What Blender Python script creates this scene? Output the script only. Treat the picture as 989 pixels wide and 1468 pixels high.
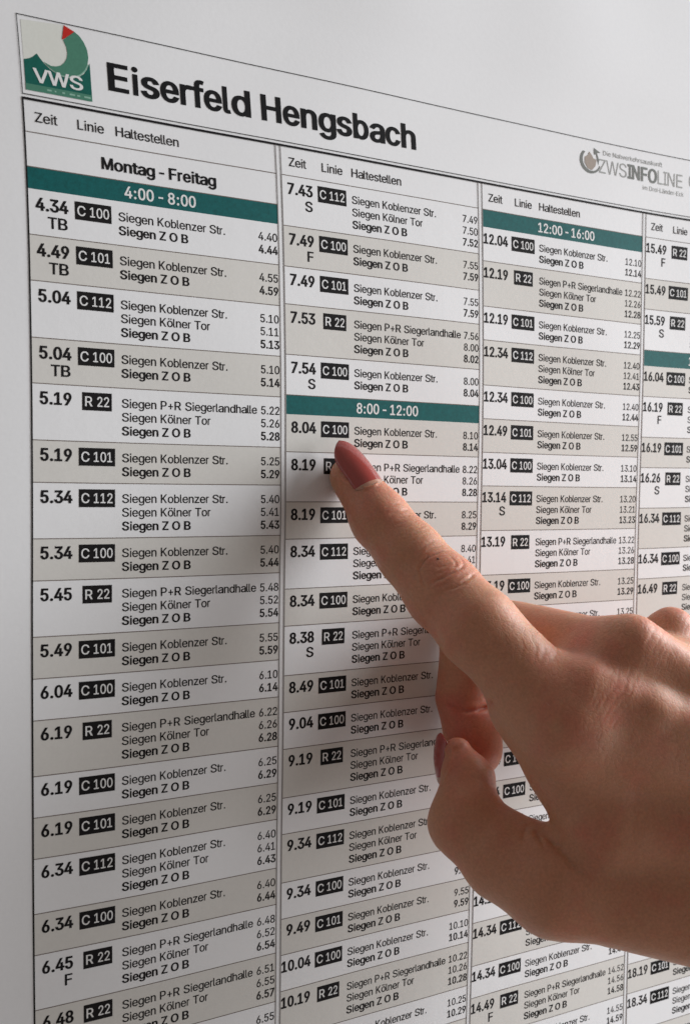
import bpy, bmesh, math, zlib
import numpy as np
from mathutils import Matrix, Vector
from mathutils.geometry import delaunay_2d_cdt

# ------------------------------------------------------------------ frame of reference
# wall coordinates in millimetres: x to the right, y up, z off the wall; world: X = x, Z = 1.6 m + y, Y = -z
MM = 0.001
BASE_Z = 1.6
U = 62.0                                   # width of one timetable column in mm
def world(p):
    p = np.asarray(p, dtype=float)
    return np.stack([p[..., 0] * MM, -p[..., 2] * MM, BASE_Z + p[..., 1] * MM], -1)

scene = bpy.context.scene
for o in list(bpy.data.objects):
    bpy.data.objects.remove(o)
COL = scene.collection

# ------------------------------------------------------------------ camera
CR = np.array([[0.834888, 0.018028, 0.550124], [0.001488, 0.999386, -0.035009], [-0.550417, 0.030047, 0.834349]])
CC = np.array([-88.5533, -81.9829, 256.6395])
W = np.array([[1, 0, 0], [0, 0, -1], [0, 1, 0]], float)
cam_d = bpy.data.cameras.new('camera')
cam = bpy.data.objects.new('camera', cam_d)
COL.objects.link(cam)
m = Matrix((W @ CR.T).tolist()).to_4x4()
m.translation = Vector(world(CC).tolist())
cam.matrix_world = m
cam_d.sensor_fit = 'VERTICAL'
cam_d.sensor_height = 24.0
cam_d.lens = 1700.0 / 1468.0 * 24.0
cam_d.clip_start = 0.01
cam_d.clip_end = 100.0
cam_d.dof.use_dof = True
cam_d.dof.focus_distance = 0.300
cam_d.dof.aperture_fstop = 21.0
scene.camera = cam

# ------------------------------------------------------------------ light: one soft window to the right, an added low fill lamp, and the warm dim room
def window_or_fill_light(az, el, dist, sx, sy, energy, col):
    az, el = math.radians(az), math.radians(el)
    d = Vector((math.sin(az) * math.cos(el), -math.cos(az) * math.cos(el), math.sin(el)))
    l = bpy.data.lights.new('window_or_fill_light', 'AREA')
    l.shape = 'RECTANGLE'; l.size = sx; l.size_y = sy
    l.energy = energy; l.color = col
    o = bpy.data.objects.new('window_or_fill_light', l)
    COL.objects.link(o)
    o.location = Vector((.09, 0, 1.48)) + d * dist
    o.rotation_euler = d.to_track_quat('Z', 'Y').to_euler()
window_or_fill_light(50, -25, 1.8, 1.2, 1.0, 9.5, (.98, 1.0, 1.02))  # added fill lamp from below, standing in for floor bounce; not a window
window_or_fill_light(71, 21, 1.35, .56, 1.15, 33.5, (.985, 1.0, 1.02))
world_ = bpy.data.worlds.new('World')
scene.world = world_
world_.use_nodes = True
bg = world_.node_tree.nodes['Background']
bg.inputs['Color'].default_value = (.190, .165, .150, 1)
bg.inputs['Strength'].default_value = 1.0
scene.view_settings.view_transform = 'Standard'
scene.view_settings.look = 'None'
scene.view_settings.exposure = 0.0
scene.view_settings.gamma = 1.0
scene.cycles.max_bounces = 8
scene.cycles.diffuse_bounces = 5

# ------------------------------------------------------------------ the sheet's gentle waviness
TERMS = [(2, 0), (1, 1), (0, 2), (3, 0), (2, 1), (1, 2), (0, 3), (0, 4), (1, 3), (2, 2)]
SURF = [-7e-06, -0.008714, -0.016732, 0.001994, 0.00561, 0.015621, 0.015278, 0.010208, -0.008396, 0.005389]
WT = [(0, 2), (0, 3), (0, 4), (1, 1), (1, 2), (1, 3), (2, 0), (2, 1), (2, 2), (3, 0), (3, 1), (4, 0)]
WARP = [0.065611, -0.171486, 0.062375, -0.051599, -0.223334, 0.033475, -0.086462, 0.029472, -0.045833, 0.054931, -0.044102, -0.081173, -0.106201, 0.08114, -0.005102, 0.057616, 0.063762, -0.000518, 0.011993, -0.122339, -0.025001, 0.035113, -0.065717, -0.163182]
def lay(u, v):
    """table position (columns, downwards) -> point on the sheet in mm, before any offset"""
    u = np.asarray(u, float); v = np.asarray(v, float)
    cu = np.clip(u, -0.35, 4.0); cv = np.clip(v, -0.55, 4.4)
    a = (cu - 2) / 2; b = (cv - 2) / 2
    du = 0; dv = 0
    for i, (p, q) in enumerate(WT):
        k = a ** p * b ** q
        du = du + WARP[2 * i] * k; dv = dv + WARP[2 * i + 1] * k
    x = cu + .1 * du; y = cv + .1 * dv
    z = 0
    for (p, q), c in zip(TERMS, SURF):
        z = z + c * (x - 2) ** p * ((y - 2) / 2) ** q
    x = x + (u - cu); y = y + (v - cv)
    z = z * U + .13 * np.sin(x * 6.1 + 1.5 * np.sin(y * 3.3 + .7)) * np.cos(y * 2.1 + x * .8)
    return np.stack([x * U, -y * U, z], -1)

# ------------------------------------------------------------------ materials
def mat(name):
    m = bpy.data.materials.new(name)
    m.use_nodes = True
    nt = m.node_tree
    return m, nt, nt.nodes['Principled BSDF']
def N(nt, t, **kw):
    n = nt.nodes.new(t)
    for k, v in kw.items():
        setattr(n, k, v)
    return n
def paper_mat(name, col, mottle=0.03, rough=0.62, bump=0.25):
    m, nt, b = mat(name)
    tc = N(nt, 'ShaderNodeTexCoord')
    n1 = N(nt, 'ShaderNodeTexNoise'); n1.inputs['Scale'].default_value = 900; n1.inputs['Detail'].default_value = 4
    n2 = N(nt, 'ShaderNodeTexNoise'); n2.inputs['Scale'].default_value = 2600; n2.inputs['Detail'].default_value = 3
    nt.links.new(tc.outputs['Object'], n1.inputs[0]); nt.links.new(tc.outputs['Object'], n2.inputs[0])
    mx = N(nt, 'ShaderNodeMath', operation='ADD')
    nt.links.new(n1.outputs[0], mx.inputs[0]); nt.links.new(n2.outputs[0], mx.inputs[1])
    mr = N(nt, 'ShaderNodeMapRange')
    mr.inputs[1].default_value = .6; mr.inputs[2].default_value = 1.4
    mr.inputs[3].default_value = 1 - mottle; mr.inputs[4].default_value = 1 + mottle
    nt.links.new(mx.outputs[0], mr.inputs[0])
    vm = N(nt, 'ShaderNodeVectorMath', operation='SCALE')
    vm.inputs[0].default_value = col
    nt.links.new(mr.outputs[0], vm.inputs['Scale'])
    nt.links.new(vm.outputs[0], b.inputs['Base Color'])
    bp = N(nt, 'ShaderNodeBump'); bp.inputs['Strength'].default_value = bump; bp.inputs['Distance'].default_value = 0.00006
    nt.links.new(n1.outputs[0], bp.inputs['Height'])
    nt.links.new(bp.outputs[0], b.inputs['Normal'])
    b.inputs['Roughness'].default_value = rough
    b.inputs['Specular IOR Level'].default_value = 0.08
    return m
M_PAPER = paper_mat('white_paper', (.79, .80, .815), .018)
M_GREY = paper_mat('grey_tint_print', (.66, .65, .62), .03)
M_TEAL = paper_mat('teal_print', (.003, .098, .098), .24)
M_TEAL.node_tree.nodes['Principled BSDF'].inputs['Specular IOR Level'].default_value = .15
M_INK = paper_mat('black_ink', (.011, .010, .011), .15, .7)
M_BADGE = paper_mat('badge_ink', (.011, .010, .0105), .2, .7)
M_TITLE = paper_mat('title_ink', (.009, .009, .010), .15, .7)
M_LINE = paper_mat('brown_grey_line_ink', (.17, .14, .125), .1)
M_LINEG = paper_mat('grey_line_ink', (.26, .245, .24), .1)
M_WHITE = paper_mat('reversed_out_white', (.76, .77, .77), .02)
M_LOGO_BG = paper_mat('logo_cream_print', (.70, .715, .67), .02)
M_LOGO_DK = paper_mat('logo_dark_green_print', (.012, .115, .09), .12)
M_LOGO_MD = paper_mat('logo_mid_green_print', (.075, .22, .155), .10)
M_LOGO_LT = paper_mat('logo_light_green_print', (.25, .45, .36), .10)
M_LOGO_RED = paper_mat('logo_red_print', (.50, .028, .02), .06)
M_INFO = paper_mat('info_grey_print', (.34, .35, .34), .06)
M_INFO_D = paper_mat('info_dark_grey_print', (.19, .20, .19), .06)
M_INFO_T = paper_mat('info_taupe_print', (.36, .31, .27), .06)
M_WALL = paper_mat('painted_wall', (.55, .55, .54), .03, .8)

# ------------------------------------------------------------------ lettering (outlines kept as data)
GLYPHS = """0 227,-7 174,1 130,24 95,62 69,113 53,178 48,254 53,330 69,395 95,447 130,484 174,508 227,516 279,508 323,484 358,447 384,395 400,330 405,254 400,178 384,113 359,62 323,24 279,1|227,50 261,56 290,74 313,103 330,144 340,194 344,254 340,314 330,365 313,405 290,435 261,453 227,460 192,453 163,435 140,405 123,365 113,314 109,254 113,194 123,144 140,103 163,74 192,56
1 76,0 76,55 391,55 391,0|276,509 276,0 212,0 212,448 209,448 86,358 86,427 198,509
2 64,0 64,47 234,229 282,282 311,327 320,371 317,397 308,419 293,436 273,449 224,460 196,457 172,447 153,433 139,413 130,390 127,362 66,362 71,405 86,442 111,473 143,496 182,511 225,516 268,511 306,497 337,474 361,445 376,411 381,372 371,318 336,259 267,180 153,60 153,57 389,57 389,0
3 218,-7 173,-3 133,10 98,30 70,57 52,91 44,132 109,132 115,107 126,87 144,71 165,59 219,50 275,61 297,74 315,93 325,116 329,145 326,172 316,196 299,217 275,234 242,244 201,248 157,248 157,299 288,448 288,452 70,452 70,509 372,509 372,461 211,278 211,289 264,288 308,276 344,253 371,222 387,186 393,145 387,103 370,66 344,36 309,12 266,-2
4 40,105 40,158 247,509 311,509 109,166 109,163 413,163 413,105|282,0 282,121 282,146 282,318 343,318 343,0
5 221,-7 178,-2 140,11 108,32 83,60 66,93 60,130 122,130 127,108 138,89 173,60 221,50 250,53 276,64 298,82 314,104 324,131 328,162 324,193 314,221 297,244 275,262 248,273 218,277 167,268 128,246 67,253 96,509 366,509 366,452 151,452 134,301 136,301 178,325 229,334 263,330 294,321 321,306 345,285 364,260 379,231 388,199 391,163 385,117 369,76 343,41 309,15 268,-1
6 226,-7 182,-1 142,15 109,40 84,74 69,115 64,162 68,199 80,239 137,340 252,509 322,509 151,261 145,261 165,288 196,307 235,314 278,309 316,295 346,271 370,240 384,201 389,157 384,112 368,73 343,39 310,14 271,-2|226,48 254,52 279,63 299,79 314,101 324,128 327,157 324,187 314,213 299,235 279,251 254,262 226,265 198,262 174,252 153,235 138,214 128,188 125,158 128,128 138,102 153,79 174,63 198,52
7 97,0 323,448 323,452 62,452 62,509 391,509 391,449 165,0
8 226,-7 178,-2 136,11 101,33 74,62 57,96 52,135 55,166 65,195 81,220 101,241 125,256 153,265 153,267 119,282 93,308 76,342 70,380 75,417 90,450 114,477 146,498 184,511 226,516 269,511 306,498 337,477 361,450 377,417 382,380 376,342 359,308 333,282 300,267 300,265 327,256 351,241 372,220 387,195 397,166 401,135 395,96 378,62 352,33 317,11 275,-2|226,49 258,52 285,60 307,74 323,91 333,113 337,139 333,165 322,189 305,208 283,223 256,232 226,235 196,232 169,223 147,208 130,189 119,165 115,139 119,113 129,91 145,74 167,60 195,52|226,290 274,300 293,313 307,330 316,351 319,376 316,399 308,420 294,437 275,449 226,460 177,449 159,437 145,420 136,399 133,376 136,351 145,330 159,313 178,300
9 226,516 271,510 310,494 343,468 368,434 384,393 389,347 385,309 373,270 315,168 200,0 130,0 301,248 307,248 287,221 257,202 218,195 175,199 137,214 106,237 83,269 68,307 64,352 69,397 85,436 110,469 143,494 182,510|226,460 199,457 174,446 154,429 138,407 129,381 125,352 129,322 138,295 154,274 174,257 199,247 226,243 254,247 279,257 299,273 314,295 324,321 327,350 324,381 314,407 299,429 279,446 254,457
. 95,-4 78,-1 63,9 53,24 50,41 53,59 63,73 78,83 95,87 113,83 128,73 138,59 141,41 138,24 128,9 113,-1
: 95,-4 78,-1 63,9 53,24 50,41 53,59 63,73 78,83 95,87 113,83 128,73 138,59 141,41 138,24 128,9 113,-1|95,271 78,274 63,284 53,299 50,316 53,334 63,349 78,359 95,362 113,359 128,349 138,334 141,316 138,299 128,284 113,274
- 337,244 337,188 114,188 114,244
+ 198,34 198,364 255,364 255,34|61,172 61,226 391,226 391,172
, 38,-119 68,71 137,71 84,-119
( 89,207 101,324 132,441 177,539 236,539 191,428 161,313 151,207 160,115 188,16 236,-96 177,-96 139,-21 111,55 95,131
) 37,-96 86,18 113,116 122,207 112,313 82,428 37,539 97,539 142,441 173,323 184,207 178,130 161,53 134,-22 97,-96
A 16,0 201,509 276,509 463,0 395,0 287,302 264,372 232,478 245,478 213,371 191,302 85,0|110,142 110,199 370,199 370,142
B 60,0 60,509 241,509 289,504 329,491 359,469 381,442 394,410 398,374 395,344 387,320 356,286 315,267 315,262 339,257 363,245 385,227 402,203 414,173 418,136 413,100 400,67 377,39 344,18 301,4 247,0|125,57 245,57 296,63 330,80 349,105 355,137 352,161 342,184 327,203 306,218 279,228 248,231 125,231|125,285 238,285 288,296 308,309 323,326 333,348 336,372 330,403 313,429 283,446 240,452 125,452
C 267,-7 205,1 150,25 104,63 70,115 48,179 40,254 48,329 70,393 104,445 150,484 205,508 267,516 340,504 373,490 402,471 427,447 448,418 463,385 473,348 408,348 389,395 357,428 315,449 267,456 223,450 184,432 150,403 125,364 109,314 103,254 109,194 125,145 151,105 184,76 223,59 267,53 315,60 357,81 389,114 408,160 473,160 463,124 448,91 428,62 402,38 373,19 341,5 305,-4
D 219,0 96,0 96,57 215,57 272,63 318,81 354,110 379,149 394,198 399,255 394,312 379,361 354,399 320,428 275,446 221,452 93,452 93,509 225,509 294,501 353,478 385,455 412,426 433,391 455,329 462,255 455,181 433,119 411,83 384,54 351,31 291,8|125,509 125,0 60,0 60,509
E 60,0 60,509 372,509 372,452 125,452 125,286 355,286 355,229 125,229 125,57 375,57 375,0
F 60,0 60,509 369,509 369,452 125,452 125,278 346,278 346,221 125,221 125,0
G 269,-7 205,1 149,25 104,64 69,116 47,179 40,254 47,329 69,393 103,445 149,484 203,508 265,516 304,513 340,504 374,489 403,469 429,445 449,416 465,384 474,349 408,349 387,393 356,427 315,448 265,456 222,450 183,432 150,404 125,364 109,314 103,254 109,194 125,145 151,105 184,76 224,59 269,53 309,57 345,71 374,93 396,123 410,160 415,202 434,199 283,199 283,256 478,256 478,200 471,141 451,91 419,50 377,19 326,0
H 60,0 60,509 125,509 125,289 392,289 392,509 457,509 457,0 392,0 392,232 125,232 125,0
I 31,0 31,57 118,57 118,452 31,452 31,509 269,509 269,452 183,452 183,57 269,57 269,0
K 104,145 104,216 139,261 174,303 212,344 364,509 448,509 231,276 228,276|60,0 60,509 125,509 125,334 124,225 125,193 125,0|372,0 188,259 228,309 449,0
L 60,0 60,509 125,509 125,57 361,57 361,0
M 60,0 60,509 152,509 277,187 287,159 299,123 311,84 322,49 307,49 318,83 330,121 342,158 352,187 476,509 568,509 568,0 504,0 504,291 504,327 505,369 506,413 507,457 513,457 498,409 482,363 467,322 456,291 342,0 286,0 170,291 159,321 145,361 129,408 112,457 119,457 120,416 121,372 122,328 122,291 122,0
N 60,0 60,509 136,509 343,183 363,151 388,107 414,55 405,54 401,108 399,157 399,195 399,509 463,509 463,0 387,0 202,290 177,331 148,381 108,452 119,454 122,384 124,328 125,291 125,0
O 267,-7 205,1 150,25 105,63 70,115 48,179 40,254 48,329 70,393 105,445 150,484 205,508 267,516 329,508 384,484 429,445 464,393 486,329 493,254 486,179 464,115 429,63 384,25 329,1|267,53 310,59 349,76 383,105 408,144 425,194 430,254 425,314 408,365 383,404 349,433 310,450 267,456 223,450 184,433 151,404 125,364 109,314 103,254 109,194 125,144 151,105 184,76 223,59
P 60,0 60,509 235,509 289,503 332,487 366,462 390,430 404,391 409,348 404,304 390,265 366,233 332,207 289,191 235,186 109,186 109,242 233,242 269,246 297,256 318,272 333,294 342,319 344,348 342,376 333,402 318,423 297,439 268,449 232,452 125,452 125,0
R 60,0 60,509 236,509 290,504 333,489 367,465 390,433 405,395 409,352 405,309 390,271 367,240 333,217 289,203 236,198 96,198 96,255 234,255 269,258 298,267 319,281 334,300 342,324 345,352 342,380 334,405 319,425 298,440 269,449 233,452 125,452 125,0|353,0 230,229 303,229 428,0
S 224,-9 172,-4 128,9 91,31 64,60 46,96 38,137 104,137 110,110 123,88 142,71 166,59 224,49 257,52 286,60 311,74 329,92 341,114 346,139 342,161 332,179 296,205 245,222 184,239 128,260 86,289 67,313 56,341 52,372 58,413 75,448 102,476 138,498 180,511 227,516 275,511 316,498 351,476 377,449 394,415 401,378 337,378 326,412 302,437 267,453 225,459 194,456 167,448 145,435 129,418 118,398 115,376 119,352 131,334 169,308 212,293 264,279 312,264 359,238 395,198 405,171 408,139 403,99 386,64 360,34 323,11 278,-4
T 32,452 32,509 417,509 417,452 257,452 257,0 193,0 193,452
V 204,0 16,509 84,509 192,206 215,137 248,31 235,31 267,138 290,206 395,509 463,509 278,0
W 155,0 16,509 82,509 163,196 175,145 187,94 197,40 189,40 200,94 211,145 224,196 306,509 380,509 462,196 474,145 486,94 497,40 488,40 499,94 510,145 523,196 603,509 670,509 530,0 455,0 368,323 351,391 336,475 350,475 335,395 318,323 230,0
Z 42,0 42,46 273,385 306,431 341,476 348,454 285,452 223,452 40,452 40,509 397,509 397,462 169,129 134,81 97,33 90,54 152,57 214,57 399,57 399,0
a 160,-9 126,-5 94,5 68,22 48,45 35,73 30,108 34,138 43,161 58,179 78,193 125,211 178,220 234,227 265,235 273,243 276,255 276,257 267,297 240,322 196,331 149,322 118,301 100,274 41,291 57,322 79,346 104,364 133,375 194,384 239,379 286,360 306,343 322,320 333,290 337,251 337,0 277,0 277,52 272,52 252,25 215,1|170,45 202,49 228,59 248,74 263,93 272,115 276,138 276,190 259,182 231,176 200,171 175,168 134,159 103,139 95,124 92,105 102,72 130,52
b 229,-8 198,-5 172,4 138,31 118,59 112,59 112,0 53,0 53,509 114,509 114,319 118,319 137,346 171,373 197,381 229,384 274,378 313,361 345,332 370,293 385,245 390,189 385,133 370,84 346,45 313,16 274,-2|220,47 253,51 279,66 301,88 316,117 325,151 328,189 325,227 316,261 301,290 280,311 253,325 220,330 188,325 161,312 140,291 125,263 116,229 113,189 116,150 125,115 140,86 162,65 188,51
c 207,-8 159,-2 117,16 82,46 56,85 40,133 34,187 40,243 56,291 82,330 117,360 159,378 207,384 260,377 305,356 340,322 362,277 303,262 290,289 270,311 242,325 207,330 173,325 145,310 124,287 108,258 99,224 96,187 99,151 108,117 124,89 145,66 173,51 207,46 243,52 271,66 292,89 304,117 363,102 341,56 306,21 261,-1
d 195,-8 151,-2 111,16 79,45 55,84 39,133 34,189 39,245 55,293 79,332 112,361 151,378 196,384 228,381 253,373 287,346 306,319 311,319 311,509 372,509 372,0 313,0 313,59 307,59 287,31 252,4 227,-5|205,47 236,51 263,65 284,86 299,115 309,150 312,189 309,229 300,263 284,291 263,312 237,325 205,330 172,325 145,311 124,290 108,261 99,227 96,189 99,151 109,117 124,88 145,66 172,51
e 212,-8 161,-2 117,16 82,46 56,85 40,132 34,187 39,242 55,290 81,329 115,359 157,378 205,384 266,374 294,361 319,341 341,315 357,282 368,242 371,194 371,169 75,169 75,221 338,221 310,202 307,237 298,269 283,294 263,314 237,326 205,330 173,326 146,313 125,294 109,270 99,241 96,211 96,178 100,139 110,106 128,80 151,61 179,50 212,46 254,53 285,73 306,105 365,91 353,63 335,39 311,19 283,4 249,-5
f 228,379 228,327 6,327 6,379|81,0 81,432 84,461 96,486 113,505 135,519 187,530 222,527 243,521 227,468 215,472 195,474 171,470 154,460 145,443 142,419 142,0
g 207,-151 168,-148 134,-140 82,-110 51,-69 101,-41 122,-66 154,-88 207,-97 249,-92 282,-75 298,-58 308,-34 311,-6 311,68 306,68 287,41 252,16 227,8 195,5 152,10 113,27 80,53 55,90 39,136 34,191 39,246 55,293 80,332 112,361 152,378 196,384 228,382 253,373 288,346 308,319 313,319 313,379 372,379 372,-9 367,-54 350,-90 324,-117 291,-136 251,-147|205,59 237,63 264,75 285,95 300,121 309,154 312,193 309,231 300,264 285,291 264,312 237,325 205,330 172,325 145,312 124,290 109,262 99,229 96,193 99,155 109,123 124,96 145,76 172,63
h 114,227 114,0 53,0 53,509 114,509 114,287 102,287 124,332 152,362 187,379 227,384 264,380 295,369 321,349 341,321 353,285 357,240 357,0 296,0 296,235 290,275 273,304 246,323 210,329 184,326 161,317 141,303 126,283 117,257
i 53,0 53,379 114,379 114,0|84,443 67,446 54,455 44,468 41,483 44,499 54,512 67,521 84,524 100,521 114,512 123,499 126,483 123,468 114,455 100,446
j 53,379 114,379 114,-30 111,-63 102,-90 86,-113 65,-129 37,-139 4,-143 -10,-143 -10,-87 2,-87 25,-83 40,-72 50,-54 53,-29|83,443 67,446 53,455 44,468 41,483 44,499 53,512 67,521 83,524 100,521 114,512 123,499 126,483 123,468 114,455 100,446
k 110,137 110,212 121,212 284,379 360,379 184,199 177,199|53,0 53,509 114,509 114,0|294,0 148,186 191,229 372,0
l 139,-2 101,3 74,20 58,47 53,84 53,509 114,509 114,99 120,62 130,54 146,52 160,53 170,54 181,3 162,-1
m 53,0 53,379 112,379 112,295 108,295 118,323 132,346 172,376 219,386 257,380 287,361 309,331 321,295 312,295 322,321 337,343 381,375 437,386 468,383 497,372 522,354 541,328 553,296 557,255 557,0 496,0 496,254 490,289 473,313 447,326 419,330 395,328 374,320 345,290 335,247 335,0 274,0 274,260 269,288 253,311 229,326 199,330 158,320 140,307 126,289 117,266 114,238 114,0
n 114,227 114,0 53,0 53,379 112,379 112,287 102,287 124,332 152,362 187,379 227,384 264,380 295,369 321,349 341,321 353,285 357,240 357,0 296,0 296,235 290,275 273,304 246,323 210,329 184,326 161,317 141,303 126,283 117,257
o 207,-8 159,-2 117,16 82,46 56,85 40,133 34,187 40,243 56,291 82,330 117,360 159,378 207,384 256,378 299,360 333,330 359,291 376,243 381,187 376,133 359,85 333,46 299,16 256,-2|207,46 242,51 270,66 292,89 307,117 316,151 319,187 316,224 307,258 292,287 270,310 242,325 207,330 173,325 145,310 124,287 108,258 99,224 96,187 99,151 108,117 124,89 145,66 173,51
p 53,-143 53,379 112,379 112,319 118,319 137,346 171,373 197,381 229,384 274,378 313,361 345,332 370,293 385,245 390,189 385,133 370,84 346,45 313,16 274,-2 229,-8 198,-5 173,4 138,31 118,59 114,59 114,-143|220,47 253,51 279,66 301,88 316,117 325,151 328,189 325,227 316,261 301,290 280,311 253,325 220,330 188,325 161,312 140,291 125,263 116,229 113,189 116,150 125,115 140,86 162,65 188,51
r 53,0 53,379 112,379 112,321 115,321 130,347 152,367 181,380 213,385 229,384 243,384 243,322 230,324 207,326 182,323 159,315 140,301 126,284 117,262 114,237 114,0
s 182,-8 145,-5 112,3 84,18 62,38 45,63 36,94 94,107 105,79 124,60 150,49 181,45 217,50 244,62 262,81 268,103 265,121 254,136 237,147 212,155 149,170 104,186 72,208 53,237 47,274 51,305 65,332 87,354 115,370 149,381 187,384 223,381 254,372 279,358 299,339 324,290 268,277 258,298 243,316 219,328 187,333 156,329 131,317 114,299 109,277 112,258 124,243 172,223 229,209 275,194 306,171 325,142 331,107 326,75 312,47 290,24 260,6 223,-5
t 204,379 204,327 6,327 6,379|65,471 126,471 126,98 128,76 136,61 150,53 170,50 185,51 202,54 213,2 192,-3 168,-4 125,2 92,21 72,52 65,93
u 182,-5 146,-1 115,11 89,31 69,59 57,95 53,139 53,379 114,379 114,144 119,105 137,75 164,56 200,50 226,53 249,62 268,77 283,97 293,122 296,153 296,379 357,379 357,0 298,0 298,92 307,92 286,47 257,17 222,0
v 163,0 17,379 84,379 165,155 187,87 206,21 184,21 203,87 224,155 305,379 371,379 226,0
w 138,0 23,379 87,379 133,214 154,137 175,41 165,41 186,135 206,214 252,379 316,379 362,214 382,136 402,41 391,41 413,135 434,214 480,379 545,379 429,0 368,0 319,172 305,225 291,280 277,338 291,338 277,280 263,225 248,172 199,0
x 21,0 171,218 171,171 29,379 100,379 147,306 179,253 207,206 175,206 202,253 233,306 282,379 352,379 209,169 209,214 358,0 287,0 231,85 200,136 173,182 205,182 178,136 148,85 91,0
z 42,0 42,46 254,320 254,323 48,323 48,379 333,379 333,331 126,60 126,56 339,56 339,0
ö 207,-8 159,-2 117,16 82,46 56,85 40,133 34,187 40,243 56,291 82,330 117,360 159,378 207,384 256,378 299,360 333,330 359,291 376,243 381,187 376,133 359,85 333,46 299,16 256,-2|207,46 242,51 270,66 292,89 307,117 316,151 319,187 316,224 307,258 292,287 270,310 242,325 207,330 173,325 145,310 124,287 108,258 99,224 96,187 99,151 108,117 124,89 145,66 173,51|279,443 264,446 251,455 242,468 239,483 242,499 251,512 264,520 279,523 295,520 308,512 317,499 320,483 317,468 308,455 295,446|136,443 120,446 107,455 98,468 95,483 98,499 107,512 120,520 136,523 151,520 164,512 173,499 176,483 173,468 164,455 151,446
ä 160,-9 126,-5 94,5 68,22 48,45 35,73 30,108 34,138 43,161 58,179 78,193 125,211 178,220 234,227 265,235 273,243 276,255 276,257 267,297 240,322 196,331 149,322 118,301 100,274 41,291 57,322 79,346 104,364 133,375 194,384 239,379 286,360 306,343 322,320 333,290 337,251 337,0 277,0 277,52 272,52 252,25 215,1|170,45 202,49 228,59 248,74 263,93 272,115 276,138 276,190 259,182 231,176 200,171 175,168 134,159 103,139 95,124 92,105 102,72 130,52|261,443 246,446 233,455 224,468 221,483 224,499 233,512 246,520 261,523 277,520 290,512 299,499 301,483 299,468 290,455 277,446|117,443 102,446 89,455 80,468 77,483 80,499 89,512 102,520 117,523 133,520 146,512 155,499 158,483 155,468 146,455 133,446
ü 182,-5 146,-1 115,11 89,31 69,59 57,95 53,139 53,379 114,379 114,144 119,105 137,75 164,56 200,50 226,53 249,62 268,77 283,97 293,122 296,153 296,379 357,379 357,0 298,0 298,92 307,92 286,47 257,17 222,0|277,443 261,446 248,455 239,468 236,483 239,499 248,512 261,520 277,523 292,520 305,512 314,499 317,483 314,468 305,455 292,446|133,443 118,446 104,455 96,468 93,483 96,499 104,512 118,520 133,523 149,520 162,512 170,499 173,483 170,468 162,455 149,446
Ü 259,-8 203,-2 154,15 114,43 85,80 66,124 60,173 60,509 124,509 124,178 128,144 141,113 160,87 187,68 220,56 259,52 298,56 331,68 357,87 377,113 389,144 393,178 393,509 457,509 457,173 451,124 433,80 403,43 363,15 315,-2|331,572 315,575 302,584 293,597 290,612 293,628 302,641 315,650 331,653 346,650 359,641 368,628 371,612 368,597 359,584 346,575|187,572 172,575 158,584 149,597 146,612 149,628 158,641 172,650 187,653 203,650 216,641 224,628 227,612 224,597 216,584 203,575
/ 235,533 71,-76 14,-76 178,533
@ 355,-135 284,-130 221,-114 167,-88 122,-53 87,-8 61,46 45,109 40,179 46,248 61,309 87,363 123,408 167,444 220,470 281,486 349,492 415,486 472,469 522,442 562,407 594,366 617,319 631,268 635,215 631,142 615,76 599,49 579,28 551,15 517,11 476,17 441,36 429,50 423,68 420,68 408,48 388,30 361,17 326,13 285,18 251,35 224,62 204,96 192,137 188,182 193,226 207,265 228,297 257,322 291,338 330,343 360,340 385,331 416,306 419,306 419,335 474,335 474,110 476,91 485,74 499,63 518,59 540,63 557,76 568,97 576,127 581,215 577,259 567,301 548,339 523,373 490,402 450,424 402,438 347,442 292,438 242,424 199,402 164,372 135,334 115,289 102,236 98,178 102,119 115,66 135,21 165,-17 201,-46 246,-68 298,-81 357,-85 412,-80 458,-69 489,-59 504,-107 464,-120 411,-131|329,65 359,68 382,78 400,95 412,118 422,185 419,221 411,249 399,269 381,282 331,292 305,288 283,277 265,260 252,239 242,185 251,125 262,101 279,81 301,69
* 201,223 206,331 114,272 89,315 186,365 89,415 114,459 206,400 201,509 250,509 246,400 337,459 362,415 266,365 362,315 337,272 246,331 250,223"""
CONT = {}
for ln in GLYPHS.split('\n'):
    ch, rest = ln[0], ln[2:]
    CONT[ch] = [[tuple(int(q) for q in p.split(',')) for p in c.split(' ')] for c in rest.split('|')]
ADV_R = dict(zip(' .:,', [278] * 4)); ADV_R.update({c: 556 for c in '0123456789'})
ADV_R.update({'-': 333, '+': 584, '(': 333, ')': 333, 'A': 667, 'B': 667, 'C': 722, 'D': 722, 'E': 667, 'F': 611, 'G': 778, 'H': 722,
 'I': 278, 'K': 667, 'L': 556, 'M': 833, 'N': 722, 'O': 778, 'P': 667, 'R': 722, 'S': 667, 'T': 611, 'V': 667, 'W': 944, 'Z': 611,
 'a': 556, 'b': 556, 'c': 500, 'd': 556, 'e': 556, 'f': 278, 'g': 556, 'h': 556, 'i': 222, 'j': 222, 'k': 500, 'l': 222, 'm': 833,
 'n': 556, 'o': 556, 'p': 556, 'r': 333, 's': 500, 't': 278, 'u': 556, 'v': 500, 'w': 722, 'x': 500, 'z': 500, 'ä': 556, 'ö': 556,
 'ü': 556})
ADV_B = dict(ADV_R); ADV_B.update({':': 333, 'A': 722, 'B': 722, 'K': 722, 'L': 611, 'b': 611, 'c': 556, 'd': 611, 'f': 333, 'g': 611,
 'h': 611, 'i': 278, 'k': 556, 'l': 278, 'm': 889, 'n': 611, 'o': 611, 'p': 611, 'r': 389, 's': 556, 't': 333, 'u': 611, 'v': 556,
 'w': 778, 'ö': 611, 'ü': 611})
_cache = {}
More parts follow.
